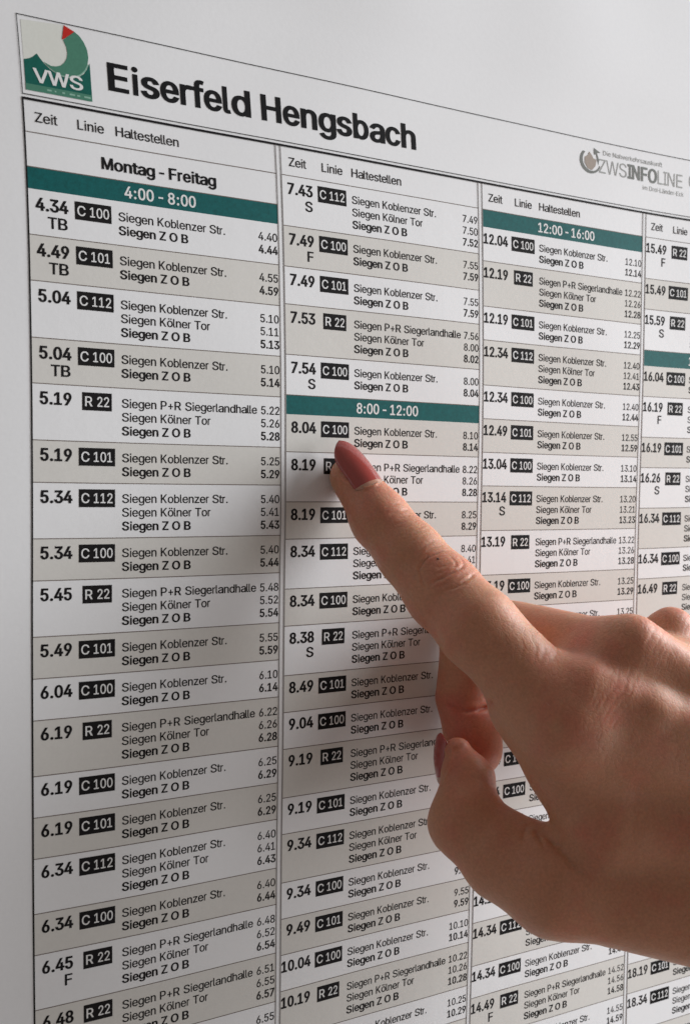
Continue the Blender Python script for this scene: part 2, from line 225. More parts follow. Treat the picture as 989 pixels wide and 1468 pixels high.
def winding(px, py, cs):
    w = 0
    for c in cs:
        n = len(c)
        for i in range(n):
            x0, y0 = c[i]; x1, y1 = c[(i + 1) % n]
            if (y0 <= py) != (y1 <= py):
                if (x0 + (py - y0) * (x1 - x0) / (y1 - y0)) > px:
                    w += 1 if y1 > y0 else -1
    return w
def glyph(ch, wgt):
    key = (ch, wgt)
    if key in _cache:
        return _cache[key]
    cs = CONT[ch]
    if wgt:
        area = sum(c[i - 1][0] * c[i][1] - c[i][0] * c[i - 1][1] for c in cs for i in range(len(c)))
        sg = 1 if area > 0 else -1
        out = []
        for c in cs:
            n = len(c); r = []
            for i in range(n):
                p0, p1, p2 = c[i - 1], c[i], c[(i + 1) % n]
                a = Vector((p1[0] - p0[0], p1[1] - p0[1])).normalized(); b = Vector((p2[0] - p1[0], p2[1] - p1[1])).normalized()
                na = Vector((a.y, -a.x)) * sg; nb = Vector((b.y, -b.x)) * sg
                s = na + nb
                d = s / max(s.length_squared / 2, .5)
                r.append((p1[0] + d.x * 19 * wgt, p1[1] + d.y * 9 * wgt))
            out.append(r)
        cs = out
    verts = []; edges = []
    for c in cs:
        b0 = len(verts); n = len(c)
        verts += [Vector(p) for p in c]
        edges += [(b0 + i, b0 + (i + 1) % n) for i in range(n)]
    vo, eo, fo, _, _, _ = delaunay_2d_cdt(verts, edges, [], 0, 1e-4)
    tris = []
    for f in fo:
        cx = sum(vo[i].x for i in f) / len(f); cy = sum(vo[i].y for i in f) / len(f)
        if winding(cx + .0013, cy + .0017, cs):
            tris.append(tuple(f))
    V = np.array([(p.x, p.y) for p in vo]); used = sorted({i for f in tris for i in f}); mp = {k: i for i, k in enumerate(used)}
    V = V[used]; T = np.array([[mp[i] for i in f] for f in tris])
    _cache[key] = (V, T)
    return _cache[key]
RATIO = 556 / (CONT['0'][0] and (min(p[0] for p in CONT['0'][0]) + max(p[0] for c in CONT['0'] for p in c)))
def text_width(s, wgt=0):
    A = ADV_B if wgt >= 1 else ADV_R
    return sum(A[c] for c in s) / 1000
def text(s, u, v, em, wgt=0, align='L', width=None, cap=None):
    """flat lettering in table units: list of (verts uv, tris)"""
    A = ADV_B if wgt >= 1 else ADV_R
    w = text_width(s, wgt)
    ex = em if width is None else width / w
    ey = em if cap is None else cap / .716
    x = {'L': 0, 'R': -w * ex, 'C': -w * ex / 2}[align]
    vs = []; ts = []; n = 0
    for ch in s:
        adv = A[ch] / 1000
        if ch != ' ':
            V, T = glyph(ch, wgt)
            lo, hi = V[:, 0].min(), V[:, 0].max()
            if ch in '1.:,Iilj-+':
                sc = RATIO / 1000
                if ch == '1': off = (adv - (hi - lo) * sc) / 2 - lo * sc - .02
                else: off = (adv - (hi - lo) * sc) / 2 - lo * sc
            else:
                C0 = CONT[ch]; l0 = min(p[0] for c in C0 for p in c); h0 = max(p[0] for c in C0 for p in c)
                sc = adv / (l0 + h0) * 1.06; off = -adv * .03
                if wgt:  # keep the heavier letters inside their advance
                    sc = sc * (1 - .035 * min(wgt, 1.5)); off += adv * .0175 * min(wgt, 1.5)
            X = u + x + (V[:, 0] * sc + off) * ex
            Y = v - V[:, 1] / 509 * .716 * ey
            vs.append(np.stack([X, Y], -1)); ts.append(T + n); n += len(V)
        x += adv * ex
    return (np.concatenate(vs), np.concatenate(ts))
def poly(pts):
    """filled outline (may be concave) in table units"""
    n = len(pts)
    vo, eo, fo, _, _, _ = delaunay_2d_cdt([Vector(p) for p in pts], [(i, (i + 1) % n) for i in range(n)], [], 0, 1e-7)
    k = [f for f in fo if winding(sum(vo[i].x for i in f) / len(f), sum(vo[i].y for i in f) / len(f), [pts])]
    return (np.array([(p.x, p.y) for p in vo]), np.array([list(f) for f in k]))
def rect(u0, v0, u1, v1, step=.11):
    nu = max(1, int(math.ceil(abs(u1 - u0) / step))); nv = max(1, int(math.ceil(abs(v1 - v0) / step)))
    gu, gv = np.meshgrid(np.linspace(u0, u1, nu + 1), np.linspace(v0, v1, nv + 1))
    V = np.stack([gu.ravel(), gv.ravel()], -1)
    T = []
    for j in range(nv):
        for i in range(nu):
            a = j * (nu + 1) + i
            T += [(a, a + 1, a + nu + 2), (a, a + nu + 2, a + nu + 1)]
    return (V, np.array(T))
def flat(name, pieces, parent, h, mats, kind=None):
    """pieces: list of (verts uv, tris, material index) lying h mm above the sheet"""
    vs = []; ts = []; mi = []; n = 0
    for p in pieces:
        V, T = p[0], p[1]; k = p[2] if len(p) > 2 else 0
        P = lay(V[:, 0], V[:, 1])
        P[:, 2] += h + k * .012
        # all faces look away from the wall
        a, b, c = P[T[:, 0]], P[T[:, 1]], P[T[:, 2]]
        s = (b[:, 0] - a[:, 0]) * (c[:, 1] - a[:, 1]) - (b[:, 1] - a[:, 1]) * (c[:, 0] - a[:, 0])
        T = T.copy(); fl = s < 0
        T[fl] = T[fl][:, ::-1]
        vs.append(world(P)); ts.append(T + n); mi += [k] * len(T); n += len(V)
    V = np.concatenate(vs); T = np.concatenate(ts)
    me = bpy.data.meshes.new(name)
    org = np.array([0, 0, BASE_Z])
    me.from_pydata((V - org).tolist(), [], T.tolist())
    for m_ in mats:
        me.materials.append(m_)
    if len(mats) > 1:
        me.polygons.foreach_set('material_index', mi)
    me.update()
    o = bpy.data.objects.new(name, me)
    COL.objects.link(o)
    if parent is not None:
        o.parent = parent                      # every parent sits at the poster's origin
    else:
        o.location = (0, 0, BASE_Z)
    if kind:
        o['kind'] = kind
    return o

# ------------------------------------------------------------------ wall behind and the poster sheet
def wall():
    bm = bmesh.new()
    bmesh.ops.create_cube(bm, size=1)
    for v in bm.verts:
        v.co.x = v.co.x * 1.6 + .1; v.co.z = v.co.z * 1.6 - .1; v.co.y = v.co.y * .1 + .062
    me = bpy.data.meshes.new('wall'); bm.to_mesh(me); bm.free()
    me.materials.append(M_WALL)
    o = bpy.data.objects.new('wall', me); o.location = (0, 0, BASE_Z); COL.objects.link(o); o['kind'] = 'structure'
    o['label'] = 'plain pale wall behind the timetable sheet'
wall()
poster = bpy.data.objects.new('timetable_poster', None)
poster.location = (0, 0, BASE_Z); poster.empty_display_size = .02
COL.objects.link(poster)
poster['label'] = 'white printed bus timetable sheet headed Eiserfeld Hengsbach with grey and teal bands'
poster['category'] = 'timetable'
SU0, SU1, SV0, SV1 = -1.0, 4.55, -1.5, 4.9
def sheet():
    V, T = rect(SU0, SV0, SU1, SV1, .06)
    P = lay(V[:, 0], V[:, 1])
    # very soft ripples of damp paper in the margins
    Q = P.copy(); Q[:, 2] -= .35
    n = len(P); vs = np.concatenate([P, Q]); tf = T[:, ::-1]
    nu = int(math.ceil((SU1 - SU0) / .06)) + 1; nv = n // nu
    q = []
    for j in range(nv - 1):
        for i in range(nu - 1):
            a = j * nu + i
            q.append((a, a + nu, a + nu + 1, a + 1)); q.append((n + a, n + a + 1, n + a + nu + 1, n + a + nu))
    edge = [j for j in range(nu)] + [nu * k + nu - 1 for k in range(1, nv)] + [nu * (nv - 1) + i for i in range(nu - 2, -1, -1)] + [nu * k for k in range(nv - 2, 0, -1)]
    for i in range(len(edge)):
        a, b = edge[i], edge[(i + 1) % len(edge)]
        q.append((a, b, n + b, n + a))
    me = bpy.data.meshes.new('sheet'); me.from_pydata((world(vs) - np.array([0, 0, BASE_Z])).tolist(), [], q)
    me.polygons.foreach_set('use_smooth', [True] * len(q))
    me.materials.append(M_PAPER); me.update()
    o = bpy.data.objects.new('sheet', me); COL.objects.link(o); o.parent = poster
sheet()

# ------------------------------------------------------------------ table
H_HDR, H_MON, H_TEAL, H_2, H_S, H_3 = [0.11728, 0.12337, 0.07815, 0.15114, 0.16237, 0.20221]
KB, KT, ZB, PR = 'Siegen Koblenzer Str.', 'Siegen Kölner Tor', 'Siegen Z O B', 'Siegen P+R Siegerlandhalle'
def tm(t, m):
    h, mi = t.split('.'); k = int(h) * 60 + int(mi) + m
    return '%d.%02d' % (k // 60, k % 60)
def stops(t, line):
    if line == 'R 22': return [(PR, tm(t, 3)), (KT, tm(t, 7)), (ZB, tm(t, 9))]
    if line == 'C 112': return [(KB, tm(t, 6)), (KT, tm(t, 7)), (ZB, tm(t, 9))]
    return [(KB, tm(t, 6)), (ZB, tm(t, 10))]
C1 = ['4.34 C 100 TB', '4.49 C 101 TB', '5.04 C 112', '5.04 C 100 TB', '5.19 R 22', '5.19 C 101', '5.34 C 112', '5.34 C 100', '5.45 R 22',
      '5.49 C 101', '6.04 C 100', '6.19 R 22', '6.19 C 100', '6.19 C 101', '6.34 C 112', '6.34 C 100', '6.45 R 22 F', '6.48 R 22',
      '6.49 C 101', '7.04 C 100']
C2 = ['7.43 C 112 S', '7.49 C 100 F', '7.49 C 101', '7.53 R 22', '7.54 C 100 S', '#8:00 - 12:00', '8.04 C 100', '8.19 R 22', '8.19 C 101', '8.34 C 112',
      '8.34 C 100', '8.38 R 22 S', '8.49 C 101', '9.04 C 100', '9.19 R 22', '9.19 C 101', '9.34 C 112', '9.34 C 100', '9.49 C 101', '10.04 C 100',
      '10.19 R 22', '10.19 C 101', '10.34 C 112']
C3 = ['#12:00 - 16:00', '12.04 C 100', '12.19 R 22', '12.19 C 101', '12.34 C 112', '12.34 C 100', '12.49 C 101', '13.04 C 100', '13.14 C 112 S',
      '13.19 R 22', '13.19 C 100', '13.19 C 101', '13.34 C 112', '13.34 C 100', '13.49 C 101', '13.54 C 100', '14.04 C 100', '14.19 R 22',
      '14.19 C 100', '14.19 C 101', '14.34 C 112', '14.34 C 100', '14.49 R 22 F', '14.49 C 101', '15.04 C 100']
C4 = ['15.49 R 22 F', '15.49 C 101', '15.59 R 22 S', '#16:00 - 20:00', '16.04 C 100', '16.19 R 22 F', '16.19 C 101', '16.26 R 22 S', '16.34 C 112',
      '16.34 C 100', '16.49 R 22', '16.49 C 101', '17.04 C 100', '17.19 R 22', '17.19 C 101', '17.34 C 112', '17.34 C 100', '17.49 C 101',
      '17.54 C 100', '17.59 C 101', '18.04 C 100', '18.04 C 101', '18.19 C 101', '18.34 C 112', '18.34 C 100']
SPECIAL = {('6.48', 'R 22'): [(PR, '6.51'), (KT, '6.55'), (ZB, '6.57')], ('8.38', 'R 22'): [(PR, '8.41'), (KT, '8.45'), (ZB, '8.47')],
           ('6.49', 'C 101'): [(KB, '6.55'), (ZB, '6.59')]}
GAP = 0.0198
def heading(u0, v0):
    pc = [text('Zeit', u0 + .0365, v0 + .0785, .0488, .4), text('Linie', u0 + .1885, v0 + .0785, .0488, .4), text('Haltestellen', u0 + .332, v0 + .0785, .0488, .4)]
    o = flat('column_heading', [p + (0,) for p in pc] , poster, .06, [M_INK])
    flat('heading_line', [rect(u0, v0 + H_HDR - .0016, u0 + 1, v0 + H_HDR + .0016) + (0,)], o, .05, [M_LINE])
def band(u0, v0, s):
    o = flat('time_band', [rect(u0, v0, u0 + 1, v0 + H_TEAL) + (0,)], poster, .03, [M_TEAL])
    flat('band_lettering', [text(s, u0 + .501, v0 + .0605, .0590, 1.1, 'C') + (0,)], o, .07, [M_WHITE])
    o['label'] = 'teal band reading ' + s
def row(u0, v0, spec, grey):
    f = spec.split(' '); t = f[0]; line = f[1] + ' ' + f[2]; sub = f[3] if len(f) > 3 else None
    st = SPECIAL.get((t, line)) or stops(t, line)
    h = H_3 if len(st) == 3 else (H_S if sub else H_2)
    o = flat('table_row', [rect(u0, v0, u0 + 1, v0 + h) + (0,)], poster, .03, [M_GREY if grey else M_PAPER])
    flat('row_line', [rect(u0, v0 + h - .0016, u0 + 1, v0 + h + .0016) + (0,)], o, .05, [M_LINE])
    r22 = f[1] == 'R'
    b0, b1 = (.1814, .2928) if r22 else (.1675, .3045)
    flat('line_badge', [rect(u0 + b0, v0 + .0225, u0 + b1, v0 + .0880) + (0,)], o, .06, [M_BADGE])
    flat('badge_lettering', [text(line, u0 + (b0 + b1) / 2, v0 + .0728, .04, .6, 'C', width=(b1 - b0) - .015, cap=.0355) + (0,)], o, .09, [M_WHITE])
    pc = [text(t, u0 + (.1445 if len(t) < 5 else .1475), v0 + .0728, .0610, 1.85, 'R', width=None if len(t) < 5 else .1435) + (0,)]
    if sub:
        pc.append(text(sub, u0 + .1425, v0 + .1332, .056, 1.1, 'R') + (0,))
    for i, (nm, tt) in enumerate(st):
        last = i == len(st) - 1
        sq = {'width': .536} if (len(tt) > 4 and nm == PR) else {}
        pc.append(text(nm, u0 + .3305, v0 + .0718 + .0512 * i, .0448, 1.45 if last else .6, **sq) + (0,))
        pc.append(text(tt, u0 + .9945, v0 + .0725 + .0512 * i, .0448, 1.45 if last else .6, 'R') + (0,))
    flat('row_lettering', pc, o, .06, [M_INK])
    return h
VMAX = {0: 3.75, 1: 3.95, 2: 4.25, 3: 4.4}
ends = []
for ci, rows in enumerate([C1, C2, C3, C4]):
    u0 = ci * (1 + GAP); v = 0.0
    heading(u0, v); v += H_HDR
    if ci == 0:
        o = flat('weekday_heading', [text('Montag - Freitag', u0 + .503, v + .0905, .0593, 1.45, 'C') + (0,)], poster, .06, [M_TITLE])
        flat('heading_line', [rect(u0, v + H_MON - .0016, u0 + 1, v + H_MON + .0016) + (0,)], o, .05, [M_LINE])
        v += H_MON
        band(u0, v, '4:00 - 8:00'); v += H_TEAL
    grey = False
    for s in rows:
        if s[0] == '#':
            band(u0, v, s[1:]); v += H_TEAL
            continue
        if ci == 2 and s == '14.19 C 100': v -= .009
        if ci == 3 and s == '16.49 C 101': v -= .008
        v += row(u0, v, s, grey); grey = not grey
    ends.append(v)
VB = max(ends)
# ruled lines of the table and of the title box
pc = [rect(-.0045, -.0045, 4.085, .0045) + (0,), rect(-.0045, 0, .0015, VB) + (0,)]
flat('table_border', pc, poster, .10, [M_INK])
pc = []
for ci in range(1, 4):
    u0 = ci * (1 + GAP)
    for x in (u0 - GAP - .001, u0 + .001):
        pc.append(rect(x - .0022, .004, x + .0022, VB) + (0,))
for q in pc:
    flat('column_line', [q], poster, .10, [M_LINEG])
pc = [rect(-.002, -.2995, 4.085, -.2965) + (0,), rect(-.002, -.0170, 4.085, -.0140) + (0,), rect(-.002, -.2985, .0008, -.0150) + (0,),
      rect(4.082, -.2985, 4.085, -.0150) + (0,)]
flat('title_frame', pc, poster, .10, [M_INK])
flat('title_lettering', [text('Eiserfeld Hengsbach', .3105, -.0885, .138, 1.45, 'L', width=1.385) + (0,)], poster, .06, [M_TITLE])

# ------------------------------------------------------------------ the operator's logo, from points read off in the unit square of the mark
LU0, LU1, LV0, LV1 = .0125, .2520, -.2810, -.0315
def LP(pts):   # a: 0..1 left to right, b: 0..1 top to bottom
    return [(LU0 + a * (LU1 - LU0), LV0 + b * (LV1 - LV0)) for a, b in pts]
def arc(cx, cy, rx, ry, a0, a1, n):
    return [(cx + rx * math.cos(math.radians(a0 + (a1 - a0) * i / n)), cy + ry * math.sin(math.radians(a0 + (a1 - a0) * i / n))) for i in range(n + 1)]
logo = flat('operator_logo', [poly(LP([(0, 0), (.66, -.045), (.66, .15), (.85, .3), (.95, .5), (.95, .97), (0, .97)])) + (0,)], poster, .03, [M_LOGO_BG])
logo['label'] = 'green and cream VWS logo with a red tipped swoosh'
hill = [(0, .565)] + [(.04, .555), (.09, .535), (.14, .505), (.185, .462), (.20, .450)] + [(.235, .50), (.30, .575), (.38, .64), (.47, .69), (.56, .715), (.65, .72), (.74, .705), (.83, .665), (.90, .61), (.955, .53), (1, .44)] + [(1, .91), (0, .91)]
flat('logo_field', [poly(LP(hill)) + (0,)], logo, .05, [M_LOGO_DK])
sw_out = [(.80, .02), (.875, .07), (.935, .15), (.975, .25), (.985, .36), (.965, .46), (.91, .56), (.83, .635), (.74, .68), (.64, .70), (.54, .695), (.45, .665), (.36, .61), (.29, .55)]
sw_in = [(.33, .565), (.40, .590), (.475, .585), (.55, .555), (.61, .50), (.65, .43), (.665, .35), (.655, .27), (.625, .195), (.615, .175)]
flat('logo_swoosh', [poly(LP(sw_out + sw_in)) + (0,)], logo, .075, [M_LOGO_MD])
flat('logo_tip', [poly(LP([(.645, -.045), (.80, .02), (.615, .168), (.600, .165)])) + (0,)], logo, .09, [M_LOGO_RED])
rim = sw_out[5:]
rr = rim + [(a + .012, b + .014) for a, b in reversed(rim)]
flat('logo_rim', [poly(LP(rr)) + (0,)], logo, .085, [M_LOGO_LT])
flat('logo_strip', [rect(LU0, LV1 - .0235, LU1, LV1) + (0,)], logo, .07, [M_LOGO_MD])
for _i, _w in enumerate((.016, .006, .010, .020, .012, .024)):
    flat('logo_strip_dash', [rect(LU0 + .075 + _i * .027, LV1 - .0150, LU0 + .075 + _i * .027 + _w, LV1 - .0090) + (0,)], logo, .09, [M_LOGO_LT])
flat('logo_lettering', [text('VWS', LU0 + .120, LV1 - .0335, .1, .95, 'C', width=.180, cap=.0490) + (0,)], logo, .09, [M_WHITE])

# ------------------------------------------------------------------ the information line's mark
info = flat('information_logo', [text('ZWS', 2.745, -.1515, .1, -.35, width=.188, cap=.066) + (0,), text('LINE', 3.132, -.1520, .1, -.1, width=.183, cap=.066) + (0,)], poster, .05, [M_INFO])
info['label'] = 'grey ZWS INFOLINE mark with a small globe and arrow'
flat('logo_lettering', [text('INFO', 2.938, -.1525, .1, 1.6, width=.196, cap=.066) + (0,)], info, .06, [M_INFO_D])
flat('logo_lettering', [text('Die Nahverkehrsauskunft', 2.775, -.2375, .03, 0, width=.392, cap=.0225) + (0,), text('im Drei-Länder-Eck', 3.034, -.1110, .03, 0, width=.286, cap=.0215) + (0,)], info, .06, [M_INFO])
G0u, G0v = 2.700, -.196
outer = arc(G0u - .005, G0v - .002, .066, .058, 228, 20, 22)
inner = arc(G0u + .002, G0v - .006, .055, .049, 20, 228, 22)
flat('globe_ring', [poly(outer + inner) + (0,)], info, .06, [M_INFO_D])
flat('arrow', [poly([(G0u + .018, G0v - .068), (G0u + .060, G0v - .050), (G0u + .038, G0v - .046), (G0u + .050, G0v - .012), (G0u + .045, G0v + .012), (G0u + .032, G0v - .038), (G0u + .020, G0v - .036)]) + (0,)], info, .07, [M_INFO_D])
flat('map_shape', [poly([(G0u - .040, G0v - .018), (G0u - .022, G0v - .026), (G0u - .010, G0v - .046), (G0u + .006, G0v - .030), (G0u + .014, G0v - .018), (G0u + .034, G0v - .012), (G0u + .026, G0v + .018), (G0u + .004, G0v + .040), (G0u - .022, G0v + .034), (G0u - .040, G0v + .010)]) + (0,)], info, .065, [M_INFO_T])
flat('logo_lettering', [text('0', 3.352, -.166, .1, .2, width=.045, cap=.058) + (0,)], info, .06, [M_INFO])

# ------------------------------------------------------------------ the hand: a distance field over the skeleton, meshed as one skin
f32 = np.float32
def cone(P, a, b, ra, rb):
    a = np.array(a, f32); b = np.array(b, f32); d = b - a; L2 = float(d @ d)
    t = np.clip(((P - a) @ d) / L2, 0, 1)
    q = P - a - t[:, None] * d
    return np.sqrt((q * q).sum(1)) - (ra + (rb - ra) * t)
def flatcone(P, a, b, ra, rb, n, sq):
    """tapered limb squashed along direction n (sq < 1 is flatter)"""
    a = np.array(a, f32); b = np.array(b, f32); d = b - a; L2 = float(d @ d); n = np.array(n, f32); n = n - d * float(n @ d) / L2; n /= np.linalg.norm(n)
    t = np.clip(((P - a) @ d) / L2, 0, 1)
    q = P - a - t[:, None] * d
    h = q @ n
    l = np.sqrt(np.maximum((q * q).sum(1) - h * h, 0) + (h / sq) ** 2)
    return (l - (ra + (rb - ra) * t)) * (.5 + .5 * sq)
def ball(P, c, r):
    q = P - np.array(c, f32)
    return np.sqrt((q * q).sum(1)) - r
def smin(a, b, k):
    h = np.clip(.5 + .5 * (b - a) / k, 0, 1)
    return b * (1 - h) + a * h - k * h * (1 - h)
def smax(a, b, k):
    return -smin(-a, -b, k)
J = {
    'itip': (79.58, -82.05, 4.40),
    'idip': (82.91, -92.81, 12.98),
    'ipip': (90.39, -109.56, 29.30),
    'ipr': (92.91, -117.24, 39.63),
    'tpr': (104.43, -174.64, 38.51),
    'imcp': (105.37, -137.60, 56.97),
    'iwr': (175.71, -159.36, 86.19),
    'mmcp': (120.95, -124.70, 58.40),
    'mpip': (115.64, -121.19, 10.42),
    'mdip': (114.35, -141.20, 7.90),
    'mtip': (115.47, -154.53, 12.71),
    'mwr': (186.32, -149.65, 80.85),
    'rmcp': (142.14, -125.86, 53.24),
    'rpip': (148.14, -131.58, 9.46),
    'rdip': (150.61, -145.83, 11.61),
    'rtip': (151.58, -149.55, 24.37),
    'rwr': (207.80, -146.56, 70.93),
    'pmcp': (167.71, -127.36, 46.20),
    'ppip': (175.23, -133.67, 10.63),
    'pdip': (176.94, -147.09, 12.24),
    'ptip': (173.01, -147.33, 26.44),
    'pwr': (225.92, -147.75, 63.75),
    'ttip': (103.33, -152.36, 20.21),
    'ttp2': (103.56, -158.57, 24.18),
    'tip': (99.55, -167.63, 29.05),
    'tmcp': (110.64, -178.62, 49.94),
    'tcmc': (139.23, -182.63, 70.15),
    'pad1': (104.07, -136.56, 45.29),
    'pad2': (111.57, -149.91, 53.12),
    'pad3': (119.99, -164.39, 56.80),
    'web1': (119.63, -163.57, 58.93),
    'web2': (138.95, -167.09, 68.21),
    'wr': (200.02, -168.21, 78.57),
    'arm': (286.37, -193.28, 100.48),
    'ik': (107.83, -129.20, 61.37),
    'ik2': (119.53, -134.38, 69.38),
    'ik3': (139.60, -141.75, 78.99),
    'mk': (120.68, -119.81, 63.14),
    'mk2': (133.61, -128.27, 71.38),
    'mk3': (145.57, -135.64, 78.05),
    'rk': (140.24, -118.84, 57.27),
    'mole': (85.80, -101.25, 32.93),
    'nroot': (80.22, -84.13, 14.00),
    'ntip': (76.77, -72.96, 2.70),
    'troot': (99.67, -159.92, 18.06),
    'ntt': (100.92, -147.88, 16.06),
}
J = {k: np.array(v) for k, v in J.items()}
RGT = CR[0]; UPV = CR[1]; TOC = CR[2]      # directions used to lay the limbs out: right, up, outward
def off(p, r=0, u=0, c=0):
    return J[p] + RGT * r + UPV * u + TOC * c if isinstance(p, str) else p + RGT * r + UPV * u + TOC * c
def mid(a, b, t=.5):
    return J[a] * (1 - t) + J[b] * t
RA = {'itip': 5.49, 'idip': 6.85, 'imp': 7.46, 'ipip': 8.46, 'ipr': 9.13, 'imcp': 10.84, 'mmcp': 9.28, 'mpip': 8.46, 'mdip': 7.04, 'mtip': 7.29, 'ttip': 3.74, 'ttp2': 6.64, 'tip': 9.0, 'tpr': 10.38, 'tmcp': 11.81, 'tcmc': 15.05, 'rmcp': 8.98, 'pad1': 9.16, 'pad2': 9.53, 'pad3': 11.48}
def groups(P):
    P = P.astype(f32)
    # index finger
    fi = cone(P, J['itip'], J['idip'], RA['itip'], RA['idip'])
    fi = smin(fi, cone(P, J['idip'], mid('idip', 'ipip', .5), RA['idip'], RA['imp']), 4)
    fi = smin(fi, cone(P, mid('idip', 'ipip', .5), J['ipip'], RA['imp'], RA['ipip']), 4.5)
    fi = smin(fi, cone(P, J['ipip'], J['ipr'], RA['ipip'], RA['ipr']), 5)
    fi = smin(fi, cone(P, J['ipr'], J['imcp'], RA['ipr'], RA['imcp']), 4)
    # middle finger, bent
    fm = cone(P, J['mmcp'], J['mpip'], RA['mmcp'], RA['mpip'])
    fb = cone(P, J['mpip'], J['mdip'], RA['mpip'] - .2, RA['mdip'])
    fc = smin(cone(P, J['mdip'], J['mtip'], RA['mdip'], RA['mtip']), ball(P, mid('mdip', 'mtip', .62) + RGT * 1.2, RA['mtip'] + .2), 2)
    fm = smin(smin(fm, fb, 4), fc, .6)
    # ring and little finger, bent under the palm
    fr = smin(smin(cone(P, J['rmcp'], J['rpip'], 8.8, 8.2), cone(P, J['rpip'], J['rdip'], 8, 7.2), 2), cone(P, J['rdip'], J['rtip'], 7.2, 6.6), 1)
    fp = smin(smin(cone(P, J['pmcp'], J['ppip'], 8.2, 7.2), cone(P, J['ppip'], J['pdip'], 7, 6.2), 2), cone(P, J['pdip'], J['ptip'], 6.2, 5.6), 1)
    # thumb
    ft = cone(P, J['ttip'], J['ttp2'], RA['ttip'], RA['ttp2'])
    ft = smin(ft, cone(P, J['ttp2'], J['tip'], RA['ttp2'], RA['tip']), 2)
    ft = smin(ft, cone(P, J['tip'], J['tpr'], RA['tip'], RA['tpr']), 3)
    ft = smin(ft, cone(P, J['tpr'], J['tmcp'], RA['tpr'], RA['tmcp']), 3)
    ft = smin(ft, cone(P, J['tmcp'], J['tcmc'], RA['tmcp'], RA['tcmc']), 6)
    # metacarpals and back of the hand
    pm = cone(P, J['imcp'], J['iwr'], RA['imcp'] - .6, 13)
    pm = smin(pm, cone(P, J['mmcp'], J['mwr'], RA['mmcp'] + .3, 13), 15)
    pm = smin(pm, cone(P, J['rmcp'], J['rwr'], RA['rmcp'], 12), 9)
    pm = smin(pm, cone(P, J['pmcp'], J['pwr'], 8.6, 12), 4.5)
    pm = smin(pm, cone(P, J['ik'], J['ik2'], 6.5, 4.5), 3)
    pm = smin(pm, cone(P, J['ik2'], J['ik3'], 4.5, 4.5), 3)
    pm = smin(pm, cone(P, J['mk'], J['mk2'], 6.5, 4.5), 3)
    pm = smin(pm, cone(P, J['mk2'], J['mk3'], 4.5, 4.5), 3)
    pm = smin(pm, ball(P, J['rk'], 6), 3)
    pal = cone(P, J['pad1'], J['pad2'], RA['pad1'], RA['pad2'])
    pal = smin(pal, cone(P, J['pad2'], J['pad3'], RA['pad2'], RA['pad3']), 5)
    pal = smin(pal, cone(P, J['web1'], J['web2'], 10, 15), 8)
    pal = smin(pal, cone(P, J['wr'], J['arm'], 25, 27), 14)
    pm = smin(pm, pal, 7)
    d0 = smin(pm, fi, 5)
    d = smin(d0, ft, 3.0)
    bent = np.minimum(np.minimum(fm, fr), fp)
    # the bent fingers blend into the hand only around their knuckles
    w = np.clip((np.sqrt(((P - J['mmcp'].astype(f32)) ** 2).sum(1)) - 14) / 10, 0, 1)
    w2 = np.clip((np.sqrt(((P - J['rmcp'].astype(f32)) ** 2).sum(1)) - 12) / 10, 0, 1)
    k = .5 + 4.5 * (1 - np.minimum(w, w2))
    h = np.clip(.5 + .5 * (bent - d) / k, 0, 1)
    a = bent * (1 - h) + d * h - k * h * (1 - h)
    return d0, np.minimum(bent, a), np.minimum(ft, d), a
def sdf(P):
    return groups(P)[3]
